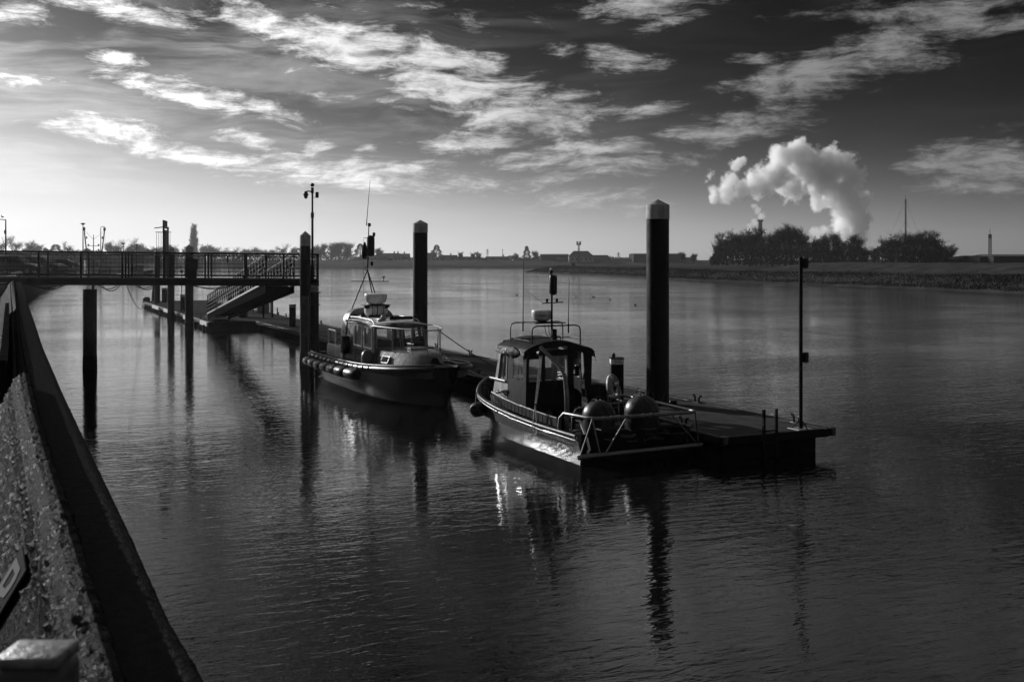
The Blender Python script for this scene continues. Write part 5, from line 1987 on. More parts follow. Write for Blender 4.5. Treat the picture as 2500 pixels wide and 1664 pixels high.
for i, (k, u, tv) in enumerate(WOODB):
    plant(k, u, 352 + 6 * (i % 3), tv + 13 + (0, 6, -3)[i % 3], 2.9, ORD[i] + ' tree from the left in the back row of the wood on the right bank', 'back row trees of the wood', 1.1)
WOOD2 = [('a', 2135, 602, 1.3), ('e', 2155, 592, 1.3), ('a', 2180, 577, 1.3), ('c', 2204, 568, 1.25), ('a', 2228, 564, 1.3), ('c', 2250, 562, 1.2), ('a', 2272, 568, 1.3), ('c', 2294, 582, 1.3), ('a', 2310, 600, 1.3)]
for i, (k, u, tv, f) in enumerate(WOOD2):
    plant(k, u, 285 + 8 * (i % 3), tv, 2.9, ORD[i] + ' tree from the left in the round clump right of the wood', 'trees of the clump right of the wood', f * 1.15)

# undergrowth along the foot of the wood
rnd = random.Random(21)
mb = MB()
for _ in range(15000):
    u = rnd.uniform(1735, 2315)
    if 2120 < u < 2160 and rnd.random() < .5:
        continue
    yc = rnd.uniform(290, 320) if u < 2135 else rnd.uniform(272, 292)
    topz = 3.0 + (6.0 + 2.4 * mnoise.noise(Vector((u * .02, 0, 0)))) * (1.0 if u < 1860 else .78) * min(1, (u - 1725) / 40) * min(1, (2330 - u) / 50)
    z = 2.9 + (topz - 2.9) * rnd.random() ** .8
    v = Vector((rnd.uniform(-1, 1), rnd.uniform(-1, 1), rnd.uniform(.1, 1.6))).normalized()
    tri_twig(mb, W(u, yc, z), v, rnd.uniform(.4, 1.0), rnd.uniform(.15, .4), rnd)
o = mb.build('undergrowth', M_TWIG, fix=False)
tag(o, 'tangled dark undergrowth along the foot of the wood', 'undergrowth', kind='stuff')

# trees on the far side, fading with distance
LEFT = [('e', 4, 577, 1.2), ('e', 36, 575, 1.3), ('a', 62, 596, 1.6), ('a', 97, 584, 1.6), ('g', 136, 596, 1.6), ('e', 163, 588, 1.0), ('e', 180, 598, 1.2), ('b', 270, 586, 1.3), ('e', 286, 584, 1.4),
        ('b', 318, 596, 1.6), ('e', 329, 580, 1.2), ('a', 348, 590, 1.5)]
for i, (k, u, tv, f) in enumerate(LEFT):
    plant(k, u, 420 + 30 * ((i * 7) % 5), tv, 3.1, ORD[i] + ' tree from the left in the hazy row behind the quay', 'hazy trees behind the quay', f)
MID = [('a', 372, 598, 1.6), ('a', 392, 600, 1.6), ('b', 412, 592, 1.5), ('a', 432, 596, 1.7), ('a', 452, 598, 1.6), ('a', 492, 592, 1.5), ('b', 508, 597, 1.6), ('a', 524, 600, 1.6), ('e', 545, 603, 1.6),
       ('e', 570, 602, 1.6), ('a', 592, 604, 1.8), ('e', 612, 601, 1.6), ('b', 632, 603, 1.6), ('a', 652, 606, 1.8), ('e', 668, 600, 1.3), ('e', 692, 594, 1.2), ('b', 715, 600, 1.4), ('b', 735, 594, 1.3), ('a', 786, 594, 1.5), ('d', 798, 590, 1.7), ('a', 808, 590, 1.5), ('d', 818, 586, 1.7), ('a', 828, 588, 1.5), ('d', 838, 588, 1.7), ('a', 848, 596, 1.5), ('a', 770, 600, 1.6), ('a', 752, 602, 1.6)]
for i, (k, u, tv, f) in enumerate(MID):
    plant(k, u, 655 + 12 * ((i * 7) % 6), tv, 3.2, ORD[i] + ' tree in the hazy far-bank row seen past the footbridge', 'hazy trees on the far bank', f)
plant('p', 473, 640, 543, 3.2, 'tall narrow poplar rising above the far tree line', 'tall poplars', 2.3)
FAR = [('g', 880, 594, 1.2, 'broad dark conifer on the far bank left of the houses'), ('b', 926, 602, 1.5, 'bare tree beside the far bank houses left of the pile'),
       ('g', 1066, 597, 1.1, 'dark conifer among houses just right of the middle pile'), ('a', 1122, 612, 1.2, 'small low tree right of the conifer on the far bank'),
       ('a', 1152, 614, 1.3, 'low bush tree on the far bank below the thin aerial'), ('a', 1172, 612, 1.3, 'rounded low tree on the far bank beside the pylon'),
       ('a', 1264, 615, 1.2, 'small round tree just left of the tall conifer on the far bank'), ('f', 1286, 600, .95, 'tall dark conifer standing alone on the far bank'),
       ('a', 1310, 609, 1.4, 'bushy tree just right of the tall far-bank conifer'), ('a', 1672, 612, 1.4, 'low tree on the flat land left of the wood'), ('a', 1692, 616, 1.5, 'lowest bush just left of the wood edge'),
       ('a', 2345, 624, 1.8, 'low tree behind the sheds at the left'), ('a', 2375, 625, 1.8, 'low tree behind the sheds in the middle'), ('a', 2400, 628, 1.8, 'low tree behind the sheds by the lattice tower')]
for (k, u, tv, f, lab) in FAR:
    plant(k, u, 660 if u < 1500 else (470 if u < 2000 else 420), tv, 3.0, lab, 'scattered distant trees', f)
for k, o in PROTO.items():
    if k not in used_proto:
        for c in list(o.children):
            bpy.data.objects.remove(c)
        bpy.data.objects.remove(o)

# far hedge that reads as one dark line
mb = MB()
for _ in range(16000):
    u = rnd.uniform(330, 1700)
    yc = rnd.uniform(640, 690)
    z = 3.1 + rnd.random() * (1.7 + 1.8 * max(0, mnoise.noise(Vector((u * .03, 3, 0)))) + (4.2 if u < 860 else .6))
    v = Vector((rnd.uniform(-1, 1), rnd.uniform(-1, 1), rnd.uniform(.0, 1.2))).normalized()
    tri_twig(mb, W(u, yc, z), v, rnd.uniform(.6, 1.5), rnd.uniform(.4, .9), rnd)
o = mb.build('hedgerow', M_TWIG, fix=False)
tag(o, 'continuous dark hedge line along the far bank', 'hedge', kind='stuff')
mb = MB()
for _ in range(11000):
    u = rnd.uniform(-30, 380)
    yc = rnd.uniform(395, 450)
    z = 3.1 + rnd.random() * (4.2 + 2.4 * mnoise.noise(Vector((u * .04, 8, 0))))
    v = Vector((rnd.uniform(-1, 1), rnd.uniform(-1, 1), rnd.uniform(.0, 1.2))).normalized()
    tri_twig(mb, W(u, yc, z), v, rnd.uniform(.6, 1.4), rnd.uniform(.35, .7), rnd)
o = mb.build('hedgerow', M_TWIG, fix=False)
tag(o, 'dark hedge line behind the quay and parked cars', 'hedge', kind='stuff')

# reeds and rough grass on the right bank
mb = MB()
for _ in range(34000):
    i = rnd.randrange(0, len(fine) - 3)
    d = .9 + 10 * rnd.random() ** 1.2 if rnd.random() < .88 else rnd.uniform(10, 30)
    p = fine[i].lerp(fine[i + 1], rnd.random()) + INW * d
    cl = mnoise.noise(Vector((p.x * .10, p.y * .05, 4)))
    z = bank_h(i, d) - .05
    hgt = (.28 + .3 * max(0, cl + .3)) * (1.0 if d < 11 else .4) * rnd.uniform(.6, 1.25)
    v = Vector((rnd.uniform(-.6, .6), rnd.uniform(-.6, .6), 1)).normalized()
    tri_twig(mb, p + Vector((0, 0, z)), v, hgt, rnd.uniform(.08, .2), rnd)
o = mb.build('reed_fringe', M_REED, fix=False)
tag(o, 'rough reeds and grass along the right river bank', 'reeds', kind='stuff')


# ================================================================== buildings
M_BRICK = mat('pale_rendered_brick', .22, .85, .2, .5)
M_BRICKD = mat('dark_brick', .10, .85, .25, .5)
M_ROOF = mat('slate_roof', .06, .8, .25, .6, spec=.1)
M_SHED = mat('ribbed_shed_sheet', .05, .9, .15, .3, spec=.03)
M_WIN = mat('dark_window', .02, .15)


def house(u, yc, w, d, eave, ridge, label, wallm, hip=0.0, chim=(), wins=0, name='house', rot=0.0, base=3.0, roofm=None):
    p = W(u, yc, base)
    e = empty(name, p, -HEAD + rot)
    tag(e, label, 'building')
    eave, ridge = eave - base, ridge - base
    MB().box((0, 0, eave / 2), (w, d, eave)).build('wall', wallm, e)
    hw, hd = w / 2 + .3, d / 2 + .3
    rx = hw * (1 - hip)
    vs = [(-hw, -hd, eave + .003), (hw, -hd, eave + .003), (hw, hd, eave + .003), (-hw, hd, eave + .003), (-rx, 0, ridge), (rx, 0, ridge)]
    r = MB().add(vs, [(0, 1, 5, 4), (2, 3, 4, 5), (1, 2, 5), (3, 0, 4), (3, 2, 1, 0)]).build('roof', roofm or M_ROOF, e)
    for cx in chim:
        MB().box((cx * w / 2, 0, ridge + .4), (.8, .6, 1.5)).build('chimney', M_BRICKD, r)
    for k in range(wins):
        x = (k + .5) / wins * w * .9 - w * .45
        for zz in ((.32, .74) if eave > 4 else (.55,)):
            f = MB().box((x, -d / 2 - .02, eave * zz), (w / wins * .34, .06, 1.15)).build('window', M_WIN, e)
            MB().box((x, -d / 2 - .06, eave * zz - .62), (w / wins * .4, .14, .1)).build('sill', M_BRICK, f)
    return e


house(905, 668, 13, 8, 5.6, 7.6, 'low hazy house left of the chimneyed roofs on the far bank', M_BRICK, 0, (), 0)
house(948, 662, 15, 8, 5.8, 8.6, 'hazy house with two chimneys on the far bank left of the middle pile', M_BRICK, .1, (.5, .8), 4)
house(984, 668, 8, 7, 5.8, 8.4, 'small hazy house showing at the left edge of the middle pile', M_BRICK, 0, (.2,), 0)
house(1050, 655, 7, 7, 6.2, 8.8, 'hazy house with chimney against the right edge of the middle pile', M_BRICK, 0, (-.6, .6), 0)
house(1094, 655, 11, 7, 5.4, 7.4, 'hazy gabled house right of the far-bank conifer', M_BRICK, 0, (.3,), 3)
house(1142, 662, 17, 8, 4.8, 6.5, 'long low hazy bungalow row on the far bank', M_BRICK, .1, (-.4,), 0)
house(1214, 662, 15, 8, 5.0, 6.6, 'long low hazy house left of the tall far-bank conifer', M_BRICK, .1, (.5,), 0)
house(1353, 640, 16.5, 20, 7.4, 8.0, 'pale low warehouse left of the big hipped roof', M_SHED, .05, (), 0, 'warehouse')
house(1418, 625, 14.5, 12, 6.4, 9.7, 'big hazy hipped-roof building under the telecom tower', M_BRICK, .45, (), 5, 'hipped_building')
house(1378, 632, 10, 10, 5.0, 6.6, 'low wing on the left of the hipped-roof building', M_BRICKD, .3, (), 0)
house(1465, 630, 12, 9, 5.2, 7.3, 'low wing on the right of the hipped-roof building', M_BRICKD, .3, (), 0)
house(1512, 640, 16, 8, 4.4, 5.6, 'lowest hazy sheds left of the flat warehouse', M_BRICKD, .1, (), 0)
house(1600, 640, 29, 25, 7.9, 8.3, 'wide flat hazy warehouse behind the thick pile', M_SHED, .02, (), 0, 'warehouse')
# sheds at the far right
for i, (u, yc, w, d, ea, ri, lab) in enumerate(((2318, 300, 7, 16, 3.9, 5.3, 'small gabled shed at the right end of the round clump'), (2363, 285, 8, 18, 3.9, 5.6, 'pale gabled shed second from the clump with bright roof edge'),
                                                 (2420, 280, 13, 16, 5.3, 5.6, 'long dark shed roof below the lattice tower'), (2500, 275, 22, 14, 5.4, 5.9, 'darkest long shed at the right edge of the picture'))):
    e = house(u, yc, w, d, ea, ri, lab, M_SHED, 0, (), 0, 'shed', R(90) if i < 2 else 0.0, 2.9)
    if i < 2:
        q = e.location
# bright barge boards
    if i == 1:
        MB().bar((-d / 2 - .35, -w / 2 - .3, ea - 2.9), (-d / 2 - .35, 0, ri - 2.9 + .06), .1, .22).build('barge_board', M_WHITEP, e)

# telecom tower, masts, pylons, chimney


def lattice(name, u, yc, z0, z1, w0, w1, label, cat, bays=10, mt=None, group=None, t=.12):
    p = W(u, yc, z0)
    e = empty(name, p, -HEAD)
    tag(e, label, cat, group)
    H = z1 - z0
    mt = mt or M_STEEL
    mb = MB()
    for sx, sy in ((-1, -1), (1, -1), (1, 1), (-1, 1)):
        MB().bar((sx * w0 / 2, sy * w0 / 2, 0), (sx * w1 / 2, sy * w1 / 2, H), t, t).build('leg', mt, e)
    for k in range(bays):
        za, zb = H * k / bays, H * (k + 1) / bays
        wa, wb = w0 + (w1 - w0) * k / bays, w0 + (w1 - w0) * (k + 1) / bays
        c = [(-1, -1), (1, -1), (1, 1), (-1, 1)]
        for i in range(4):
            a, b_ = c[i], c[(i + 1) % 4]
            mb.bar((a[0] * wa / 2, a[1] * wa / 2, za), (b_[0] * wb / 2, b_[1] * wb / 2, zb), t * .6, t * .6)
            mb.bar((b_[0] * wa / 2, b_[1] * wa / 2, za), (a[0] * wb / 2, a[1] * wb / 2, zb), t * .6, t * .6)
    mb.build('bracing', mt, e, fix=False)
    return e, H


e, H = lattice('telecom_tower', 1413, 600, 3.0, 14.0, .8, .7, 'telecom tower with cluster of aerials above the hipped roof', 'tower', 8, None, None, .25)
for k in range(6):
    a = k * PI / 3
    MB().box((1.1 * math.cos(a), 1.1 * math.sin(a), H - .2), (.4, .3, 2.2), a).build('panel_aerial', M_DARK, e)
MB().lathe([(.9, 0), (.9, .15)], (0, 0, H - 1.2), 12).build('head_ring', M_DARK, e)
e, H = lattice('guyed_mast', 2211, 560, 2.9, zat(486, 560), .55, .5, 'tall thin guyed radio mast behind the round clump', 'mast', 30, None, None, .12)
MB().tube([(0, 0, H), (0, 0, H + 2.2)], .08, 6).build('top_rod', M_DARK, e)
for fz in (.98, .65, .32):
    for k in range(3):
        a = k * 2 * PI / 3 + .3
        MB().bar((0, 0, H * fz), (15 * math.cos(a), 15 * math.sin(a), .2), .045, .045).build('guy_wire', M_DARK, e)
    mb = MB()
    for k in range(3):
        a = k * 2 * PI / 3 + .3
        mb.bar((0, 0, H * fz), (1.1 * math.cos(a), 1.1 * math.sin(a), H * fz - 1.0), .1, .1)
    mb.build('guy_bracket', M_DARK, e)
e, H = lattice('lattice_tower', 2417, 420, 2.9, zat(572, 420), .95, .8, 'shorter lattice tower at the far right above the sheds', 'tower', 12, None, None, .11)
MB().tube([(0, 0, H), (0, 0, H + 2.2)], .09, 6).build('top_rod', M_DARK, e)
for k in range(3):
    a = k * 2 * PI / 3
    MB().box((.5 * math.cos(a), .5 * math.sin(a), H - .8), (.3, .3, 1.8), a).build('panel_aerial', M_DARK, e)
for i, (u, tv, lab) in enumerate(((1190, 608, 'thin distant pylon left of the far-bank houses'), (1510, 616, 'thin distant pylon between hipped roof and flat warehouse'))):
    e, H = lattice('pylon', u, 900, 3.0, zat(tv, 900), 2.0, .5, lab, 'pylon', 7, None, 'distant pylons', .22)
    for z, w in ((.72, 3.4), (.84, 2.8), (.95, 2.2)):
        MB().bar((-w / 2, 0, H * z), (w / 2, 0, H * z), .22, .22).build('cross_arm', M_STEEL, e)
e = empty('thin_aerial', W(1227, 700, 3.0), -HEAD)
tag(e, 'thin single aerial pole left of the tall far-bank conifer', 'mast')
MB().tube([(0, 0, 0), (0, 0, 8.2)], .16, 6).build('pole', M_STEEL, e)
MB().box((0, 0, 8.0), (.5, .3, .8)).build('head', M_STEEL, e)
e = empty('factory_chimney', W(1856, 900, 3.0), -HEAD)
tag(e, 'slender factory chimney smoking above the wood', 'chimney')
MB().lathe([(2.0, 0), (1.7, 33.6), (2.6, 33.8), (2.6, 35.2), (1.8, 35.4)], n=18).build('stack', mat('grey_chimney', .09, .8, .2, .3), e, smooth=40)

# ------------------------------------------------------------------ quayside: cars, lamps, fishing boats
M_CAR = mat('dark_car_paint', .03, .22, .1, 3, coat=.6)
M_CARW = glass_mat('car_glass', .25)


def car(u, yc, L, hgt, label, rz, suv=True):
    p = W(u, yc, 3.145)
    e = empty('parked_car', p, rz)
    tag(e, label, 'car', 'cars parked on the quay')
    w = 1.8
    k = L / 4.4
    pr = [(-2.15, .42), (-2.18, .75), (-2.05, .98), (-1.2, 1.05), (1.0, 1.02), (1.75, .92), (2.12, .74), (2.18, .45), (1.9, .3), (-1.9, .3)]
    rows = []
    for y, s in ((-.9, .93), (-.84, 1.0), (.84, 1.0), (.9, .93)):
        rows.append([Vector((x * k * (1 if s == 1 else .985), y, z * (1 if s == 1 else .98))) for x, z in pr])
    mb = MB().grid(rows, close=True)
    n = len(pr)
    mb.f.append(tuple(range(n)))
    mb.f.append(tuple(range(3 * n, 4 * n)))
    mb.build('body', M_CAR, e, smooth=30)
    tp = hgt
    if suv:
        cab = [(-2.0, 1.0), (-1.85, tp - .12), (-1.6, tp), (.1, tp), (.35, tp - .07), (1.05, 1.02)]
    else:
        cab = [(-1.75, 1.02), (-1.0, tp - .06), (-.7, tp), (.1, tp - .02), (.4, tp - .1), (1.25, 1.0)]
    rows = []
    for y, s in ((-.80, 0), (-.62, 1), (.62, 1), (.80, 0)):
        rows.append([Vector((x * k, y if z < 1.1 else y * (.9 if s else .82), z if s else min(z, tp - .05))) for x, z in cab])
    mb = MB().grid(rows)
    m = len(cab)
    mb.f.append(tuple(range(m)))
    mb.f.append(tuple(range(3 * m, 4 * m)))
    mb.build('cabin', M_CAR, e, smooth=30)
    for s in (-1, 1):
        for (xa, xb, xc, xd) in ((-1.55, -.65, -.65, -1.45), (-.55, .72, .22, -.55)):
            MB().prism([(xa * k, s * .79, 1.06), (xb * k, s * .79, 1.06), (xc * k, s * .695, tp - .14), (xd * k, s * .695, tp - .14)], (0, s, 0), .012).build('side_window', M_CARW, e)
        for x in (-1.35, 1.35):
            wl_ = MB().lathe([(.22, -.1), (.33, -.09), (.34, 0), (.33, .09), (.22, .1)], (x * k, s * .8, .33), 18, Matrix.Rotation(PI / 2, 3, 'X')).build('wheel', M_BLACK, e, smooth=40)
            MB().lathe([(.05, -.11), (.21, -.105), (.21, .105), (.05, .11)], (x * k, s * .8, .33), 12, Matrix.Rotation(PI / 2, 3, 'X')).build('rim', M_ALU, wl_)
        MB().box((2.1 * k, s * .62, .72), (.1, .34, .14), 0, .03).build('headlight', M_ALU, e)
    return e


car(40, 100, 4.5, 1.78, 'dark estate car parked nearest the left edge behind the footbridge', -HEAD)
car(104, 108, 4.6, 1.72, 'second dark car with bright roof line parked behind the footbridge', -HEAD - .15, False)
car(160, 150, 4.3, 1.5, 'small distant car parked beyond the second bridge post', -HEAD + .1)


def lamp(u, yc, top, label, kind):
    e = empty('street_lamp', W(u, yc, 3.14), -HEAD)
    tag(e, label, 'street lamp', 'lamps along the quay')
    H = zat(top, yc) - 3.14
    MB().tube([(0, 0, 0), (0, 0, H * .3), (0, 0, H)], [.13, .10, .065], 8).build('column', M_STEEL, e, smooth=60)
    if kind == 'arm':
        MB().tube([(0, 0, H - .02), (-2.6, 0, H + .15)], .05, 6).build('arm', M_STEEL, e)
        MB().box((-2.6, 0, H + .15), (.8, .25, .12), 0, .03).build('lantern', M_DARK, e)
        MB().box((-.05, 0, H - 1.4), (.2, .2, .4), 0, .02).build('control_box', M_DARK, e)
    elif kind == 'disc':
        MB().lathe([(.07, -.25), (.2, -.15), (.38, -.05), (.38, .05), (.1, .14)], (0, 0, H), 14).build('lantern', M_DARK, e, smooth=40)
    else:
        MB().tube([(0, 0, H - .1), (.1, 0, H + .1), (.4, 0, H + .16)], .05, 6).build('arm', M_STEEL, e)
        MB().box((.5, 0, H + .14), (.6, .25, .12), 0, .03).build('lantern', M_DARK, e)
    return e


l0 = lamp(14, 120, 536, 'street lamp with long arm at the left edge of the picture', 'arm')
lamp(202.5, 185, 546, 'tall street lamp with disc head left of the fishing boat beams', 'disc')
lamp(246, 215, 555, 'street lamp with short hook between the fishing boat beams', 'hook')
lamp(301, 205, 594, 'short lamp post right of the fishing boat beams', 'disc')
lamp(334, 195, 597, 'shortest lamp post beside the last quay trees', 'disc')
# two bollards at the quay edge by the bridge foot
for i, (u, yc) in enumerate(((28, 52), (47, 60))):
    p = W(u, yc, 3.15)
    e = empty('quay_bollard', p)
    tag(e, ('thick' if i == 0 else 'farther') + ' black bollard on the quay behind the footbridge mesh', 'bollard', 'quay bollards')
    MB().lathe([(.2, 0), (.16, .06), (.14, .4), (.22, .48), (.2, .56), (.05, .6)], n=16).build('bollard_body', M_BLACK, e, smooth=40)


def trawler(u, yc, s, rz, label, beams):
    p = W(u, yc, 0)
    e = empty('fishing_boat', p, rz)
    e.scale = (s, s, s)
    tag(e, label, 'fishing boat', 'fishing boats moored along the quay')
    hh = Hull([0, 2, 5, 9, 12, 14, 15], [2.4, 2.6, 2.7, 2.6, 2.0, 1.0, .05], [1.6, 1.5, 1.6, 1.8, 2.3, 2.8, 3.0], [2.2, 2.4, 2.5, 2.3, 1.3, .4, 0], 24)
    hh.shell().build('hull', mat('dark_trawler_hull', .04, .5, .3, 1) if 'dark_trawler_hull' not in MATS else MATS['dark_trawler_hull'], e, smooth=50)
    hh.inner(.12, 1.1).build('deck', M_STEEL, e)
    panel('wheelhouse', [(-1.5, 6.0, 1.1), (1.5, 6.0, 1.1), (1.4, 6.2, 4.1), (-1.4, 6.2, 4.1)], .1, [(.1, .62, .34, .9), (.38, .62, .62, .9), (.66, .62, .9, .9)], M_WHITE, e, G_CLEAR)
    MB().box((0, 7.3, 2.6), (2.8, 2.2, 3.0), 0, .05).build('deckhouse', M_GREYGEL, e)
    MB().box((0, 7.1, 4.2), (3.2, 2.9, .14), 0, .03).build('roof', M_WHITE, e)
    MB().tube([(0, 5.4, 1.1), (0, 5.4, 9.6 if beams else 6.5)], [.14, .07], 8).build('mast', M_STEEL, e, smooth=60)
    for z in ((5.2, 6.3, 7.3) if beams else (5.4,)):
        MB().bar((-1.2, 5.4, z), (1.2, 5.4, z), .1, .1).build('crosstree', M_STEEL, e)
        for x in (-1.0, 1.0):
            MB().box((x, 5.4, z + .2), (.3, .3, .35), 0, .05).build('work_light', M_DARK, e)
    if beams:
        for sx in (-1, 1):
            MB().tube([(sx * 1.0, 4.6, 1.4), (sx * 2.0, 4.4, 10.6)], [.16, .11], 8).build('derrick', M_STEEL, e, smooth=60)
            MB().box((sx * 2.0, 4.4, 10.8), (.45, .4, .7), 0, .08).build('derrick_head', M_DARK, e)
            MB().box((sx * 1.55, 4.3, 9.0), (.25, .25, .5), 0, .06).build('block', M_DARK, e)
            MB().bar((sx * 2.0, 4.4, 10.5), (0, 5.4, 8.6), .035, .035).build('topping_lift', M_DARK, e)
            MB().bar((sx * 2.05, 4.4, 10.5), (sx * 2.2, 4.0, 1.6), .03, .03).build('warp', M_DARK, e)
    MB().tube([(-2.3, .2, 1.6), (-2.3, .2, 2.8), (0, .1, 3.0), (2.3, .2, 2.8), (2.3, .2, 1.6)], .08, 6).build('stern_gantry', M_STEEL, e, smooth=60)
    MB().box((-1.6, 2.2, 1.9), (.8, 1.2, .5), R(20), .05).build('fish_box', M_WHITEP, e)
    return e


trawler(240, 222, 1.02, R(6), 'fishing boat with raised twin beams moored beyond the footbridge', True)
trawler(292, 214, .8, R(-38), 'lower fishing boat without beams moored right of the twin-beam one', False)

# bird on the lamp arm, ducks on the river, person on the bank, sign board
M_BIRD = mat('dark_plumage', .05, .8, .2, 20)


def bird(p, s, rz, label, name='duck', group=None):
    mb = MB()
    rows = []
    for j, (x, r, z) in enumerate(((-.26, .01, .10), (-.18, .05, .08), (-.05, .09, .06), (.08, .085, .06), (.16, .05, .1), (.19, .03, .17), (.23, .045, .22), (.28, .035, .225), (.34, .012, .205))):
        rows.append([Vector((x, r * math.cos(a), z + r * .8 * math.sin(a))) for a in [k * 2 * PI / 8 for k in range(8)]])
    mb.grid(rows, close=True)
    o = mb.build(name, M_BIRD, smooth=60)
    o.location = p
    o.scale = (s, s, s)
    o.rotation_euler = (0, 0, rz)
    tag(o, label, 'bird', group)
    return o


for i, (u, v, lab) in enumerate(((1262, 720, 'leftmost duck on the river, left of the cabin roof aerials'), (1406, 724, 'duck on the river just right of the right-hand whip aerial'), (1449, 725, 'duck on the river above the canvas cabin corner'),
                                 (1490, 731, 'duck on the river nearest left of the thick pile, upper one'), (1551, 744, 'lowest duck on the river close to the thick pile'))):
    bird(onz(u, v, 0) + Vector((0, 0, -.02)), .85, i * 1.3, lab, 'duck', 'ducks on the river')
pl_ = W(6, 120, zat(536, 120) + .22)
bird(pl_, 1.2, 2.0, 'bird perched on the arm of the left edge street lamp', 'perched_bird')

sgn = empty('bank_sign', W(1400, 352, 1.9), -HEAD)
tag(sgn, 'small dark board on two legs at the marsh point', 'sign')
MB().box((0, 0, 1.05), (1.15, .06, .9)).build('board', M_DARK, sgn)
for x in (-.4, .4):
    MB().box((x, .06, .4), (.08, .06, 1.3)).build('leg', M_DARK, sgn)

pe = empty('person', W(1693, 420, 2.9), 1.0)
tag(pe, 'person in dark clothes standing on the bank left of the wood', 'person')
me = bpy.data.meshes.new('body')
V_ = [(0, 0, .95), (0, 0, 1.2), (0, 0, 1.42), (0, 0, 1.52), (0, .01, 1.64), (.1, 0, .9), (.11, .03, .48), (.11, -.02, .06), (.11, .12, .03), (-.1, 0, .9), (-.12, -.05, .48), (-.12, -.12, .06), (-.12, .02, .03),
      (.2, 0, 1.40), (.25, 0, 1.12), (.22, .14, .9), (-.2, 0, 1.40), (-.25, -.02, 1.12), (-.23, .1, .88)]
E_ = [(0, 1), (1, 2), (2, 3), (3, 4), (0, 5), (5, 6), (6, 7), (7, 8), (0, 9), (9, 10), (10, 11), (11, 12), (2, 13), (13, 14), (14, 15), (2, 16), (16, 17), (17, 18)]
me.from_pydata(V_, E_, [])
me.materials.append(mat('dark_clothes', .03, .9))
bo = bpy.data.objects.new('body', me)
COL.objects.link(bo)
bo.parent = pe
sk = bo.modifiers.new('skin', 'SKIN')
for i, r_ in enumerate((.16, .17, .17, .07, .115, .1, .075, .05, .045, .1, .075, .05, .045, .075, .055, .04, .075, .055, .04)):
    me.skin_vertices[0].data[i].radius = (r_, r_ * .85)
me.skin_vertices[0].data[0].use_root = True
ss = bo.modifiers.new('sub', 'SUBSURF')
ss.levels = ss.render_levels = 1


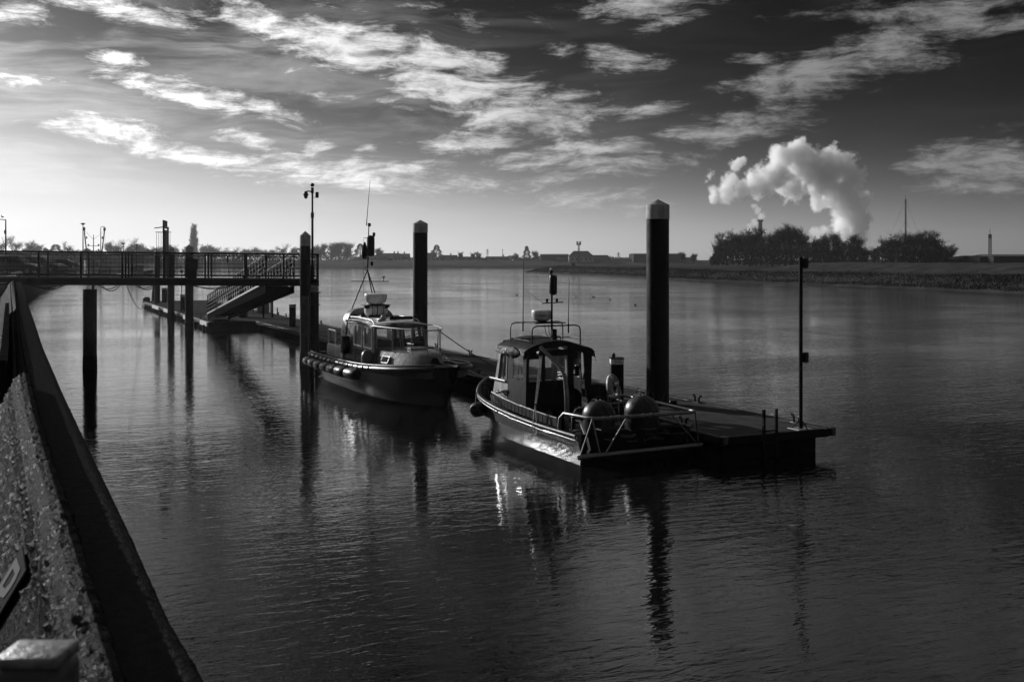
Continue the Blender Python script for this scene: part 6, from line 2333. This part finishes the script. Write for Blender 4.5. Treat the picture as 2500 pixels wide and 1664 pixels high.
# ------------------------------------------------------------------ steam
def steam(name, blobs, yc, label, dens, nscale, seed, erode=1.25, step=.12):
    """vapour: soft overlapping puffs, eaten away by turbulence"""
    rn = random.Random(seed)
    cs = []
    for b_ in blobs:
        u, v, rpx = b_[:3]
        r0 = rpx * yc / FPX
        cs.append((W(u, yc + rn.uniform(-.4, .4) * r0, zat(v, yc)), r0, b_[3] if len(b_) > 3 else 1.0))
    lo = Vector([min(c[k] - r * 1.35 for c, r, _ in cs) for k in range(3)])
    hi = Vector([max(c[k] + r * 1.35 for c, r, _ in cs) for k in range(3)])
    mid = (lo + hi) / 2
    o = MB().box((0, 0, 0), tuple(hi - lo)).build(name, bpy.data.materials.new(name + '_vapour'))
    o.location = mid
    m = o.data.materials[0]
    m.use_nodes = True
    nt = m.node_tree
    nt.nodes.clear()
    q = NG(nt)
    pv = q.n('ShaderNodeVolumePrincipled')
    pv.inputs['Color'].default_value = (.99, .99, .99, 1)
    pv.inputs['Anisotropy'].default_value = .05
    co = q.n('ShaderNodeTexCoord').outputs['Object']
    wn_ = q.n('ShaderNodeTexNoise')
    wn_.inputs['Scale'].default_value = nscale
    wn_.inputs['Detail'].default_value = 5
    q.link(co, wn_.inputs['Vector'])
    wv = q.n('ShaderNodeVectorMath', operation='MULTIPLY')
    q.link(q.vmath('SUBTRACT', wn_.outputs['Color'], (.5, .5, .5)), wv.inputs[0])
    k_ = .75 / nscale
    wv.inputs[1].default_value = (k_, k_, k_)
    cw = q.vmath('ADD', co, wv.outputs[0])
    fld = None
    for c, r, w_ in cs:
        L = q.vmath('LENGTH', q.mapping(cw, tuple(c - mid), (0, 0, 0), (r * 1.2, r * 1.2, r * 1.2), 'TEXTURE'))
        f = q.math('SUBTRACT', w_, L)
        fld = f if fld is None else q.math('MAXIMUM', fld, f)
    nz = q.noise(co, nscale * 2.2, 6, .66, .2)
    val = q.math('ADD', fld, q.math('MULTIPLY', q.math('SUBTRACT', nz, .5), erode))
    q.link(q.mrange(val, .12, .5, 0, dens, True), pv.inputs['Density'])
    ou = q.n('ShaderNodeOutputMaterial')
    q.link(pv.outputs[0], ou.inputs['Volume'])
    m.cycles.volume_step_rate = step
    tag(o, label, 'steam', kind='stuff')
    return o


def z6(x, y, r, w=1.0):
    return 1700 + x * .3396, 300 + y * .3396, r * .3396, w


steam('steam_plume', [z6(*q) for q in ((1110, 830, 125), (1105, 720, 135), (1100, 610, 125), (1020, 490, 135), (930, 410, 135), (1020, 320, 120), (1130, 410, 100), (960, 250, 85), (790, 310, 155), (730, 215, 110),
                                         (610, 240, 90), (560, 390, 125), (440, 440, 95), (330, 470, 85), (230, 495, 70), (130, 520, 60, .9), (320, 300, 85, .68), (250, 410, 110, .60), (110, 380, 90, .48), (880, 580, 85, .8), (1200, 540, 80, .8), (1215, 690, 70, .85), (690, 450, 110))],
      1250, 'great white steam plume billowing up behind the wood', .2, .040, 5, 1.9, .36)
steam('chimney_smoke', [z6(*q) for q in ((470, 668, 36), (440, 630, 32), (415, 600, 26), (420, 715, 30), (390, 755, 36))], 1160, 'small wisp of steam at the factory chimney', .09, .11, 8, 1.9, .4)
steam('low_steam', [z6(*q) for q in ((850, 785, 42), (915, 770, 46), (880, 800, 40))], 1250, 'low puff of steam left of the great plume behind the trees', .09, .09, 11, 1.9, .4)

# ------------------------------------------------------------------ haze over the water meadows
HAZE_D = .000115
hz = MB().box((0, 0, 0), (2, 2, 2)).build('haze', bpy.data.materials.new('river_haze'))
tag(hz, 'thin haze over the river and far bank', 'haze', kind='stuff')
hz.location = (150, 470, 21.5)
hz.scale = (1100, 600, 24)
m = hz.data.materials[0]
m.use_nodes = True
m.node_tree.nodes.clear()
q = NG(m.node_tree)
pv = q.n('ShaderNodeVolumePrincipled')
pv.inputs['Color'].default_value = (.95, .95, .95, 1)
pv.inputs['Density'].default_value = HAZE_D
pv.inputs['Anisotropy'].default_value = .64
ou = q.n('ShaderNodeOutputMaterial')
q.link(pv.outputs[0], ou.inputs['Volume'])
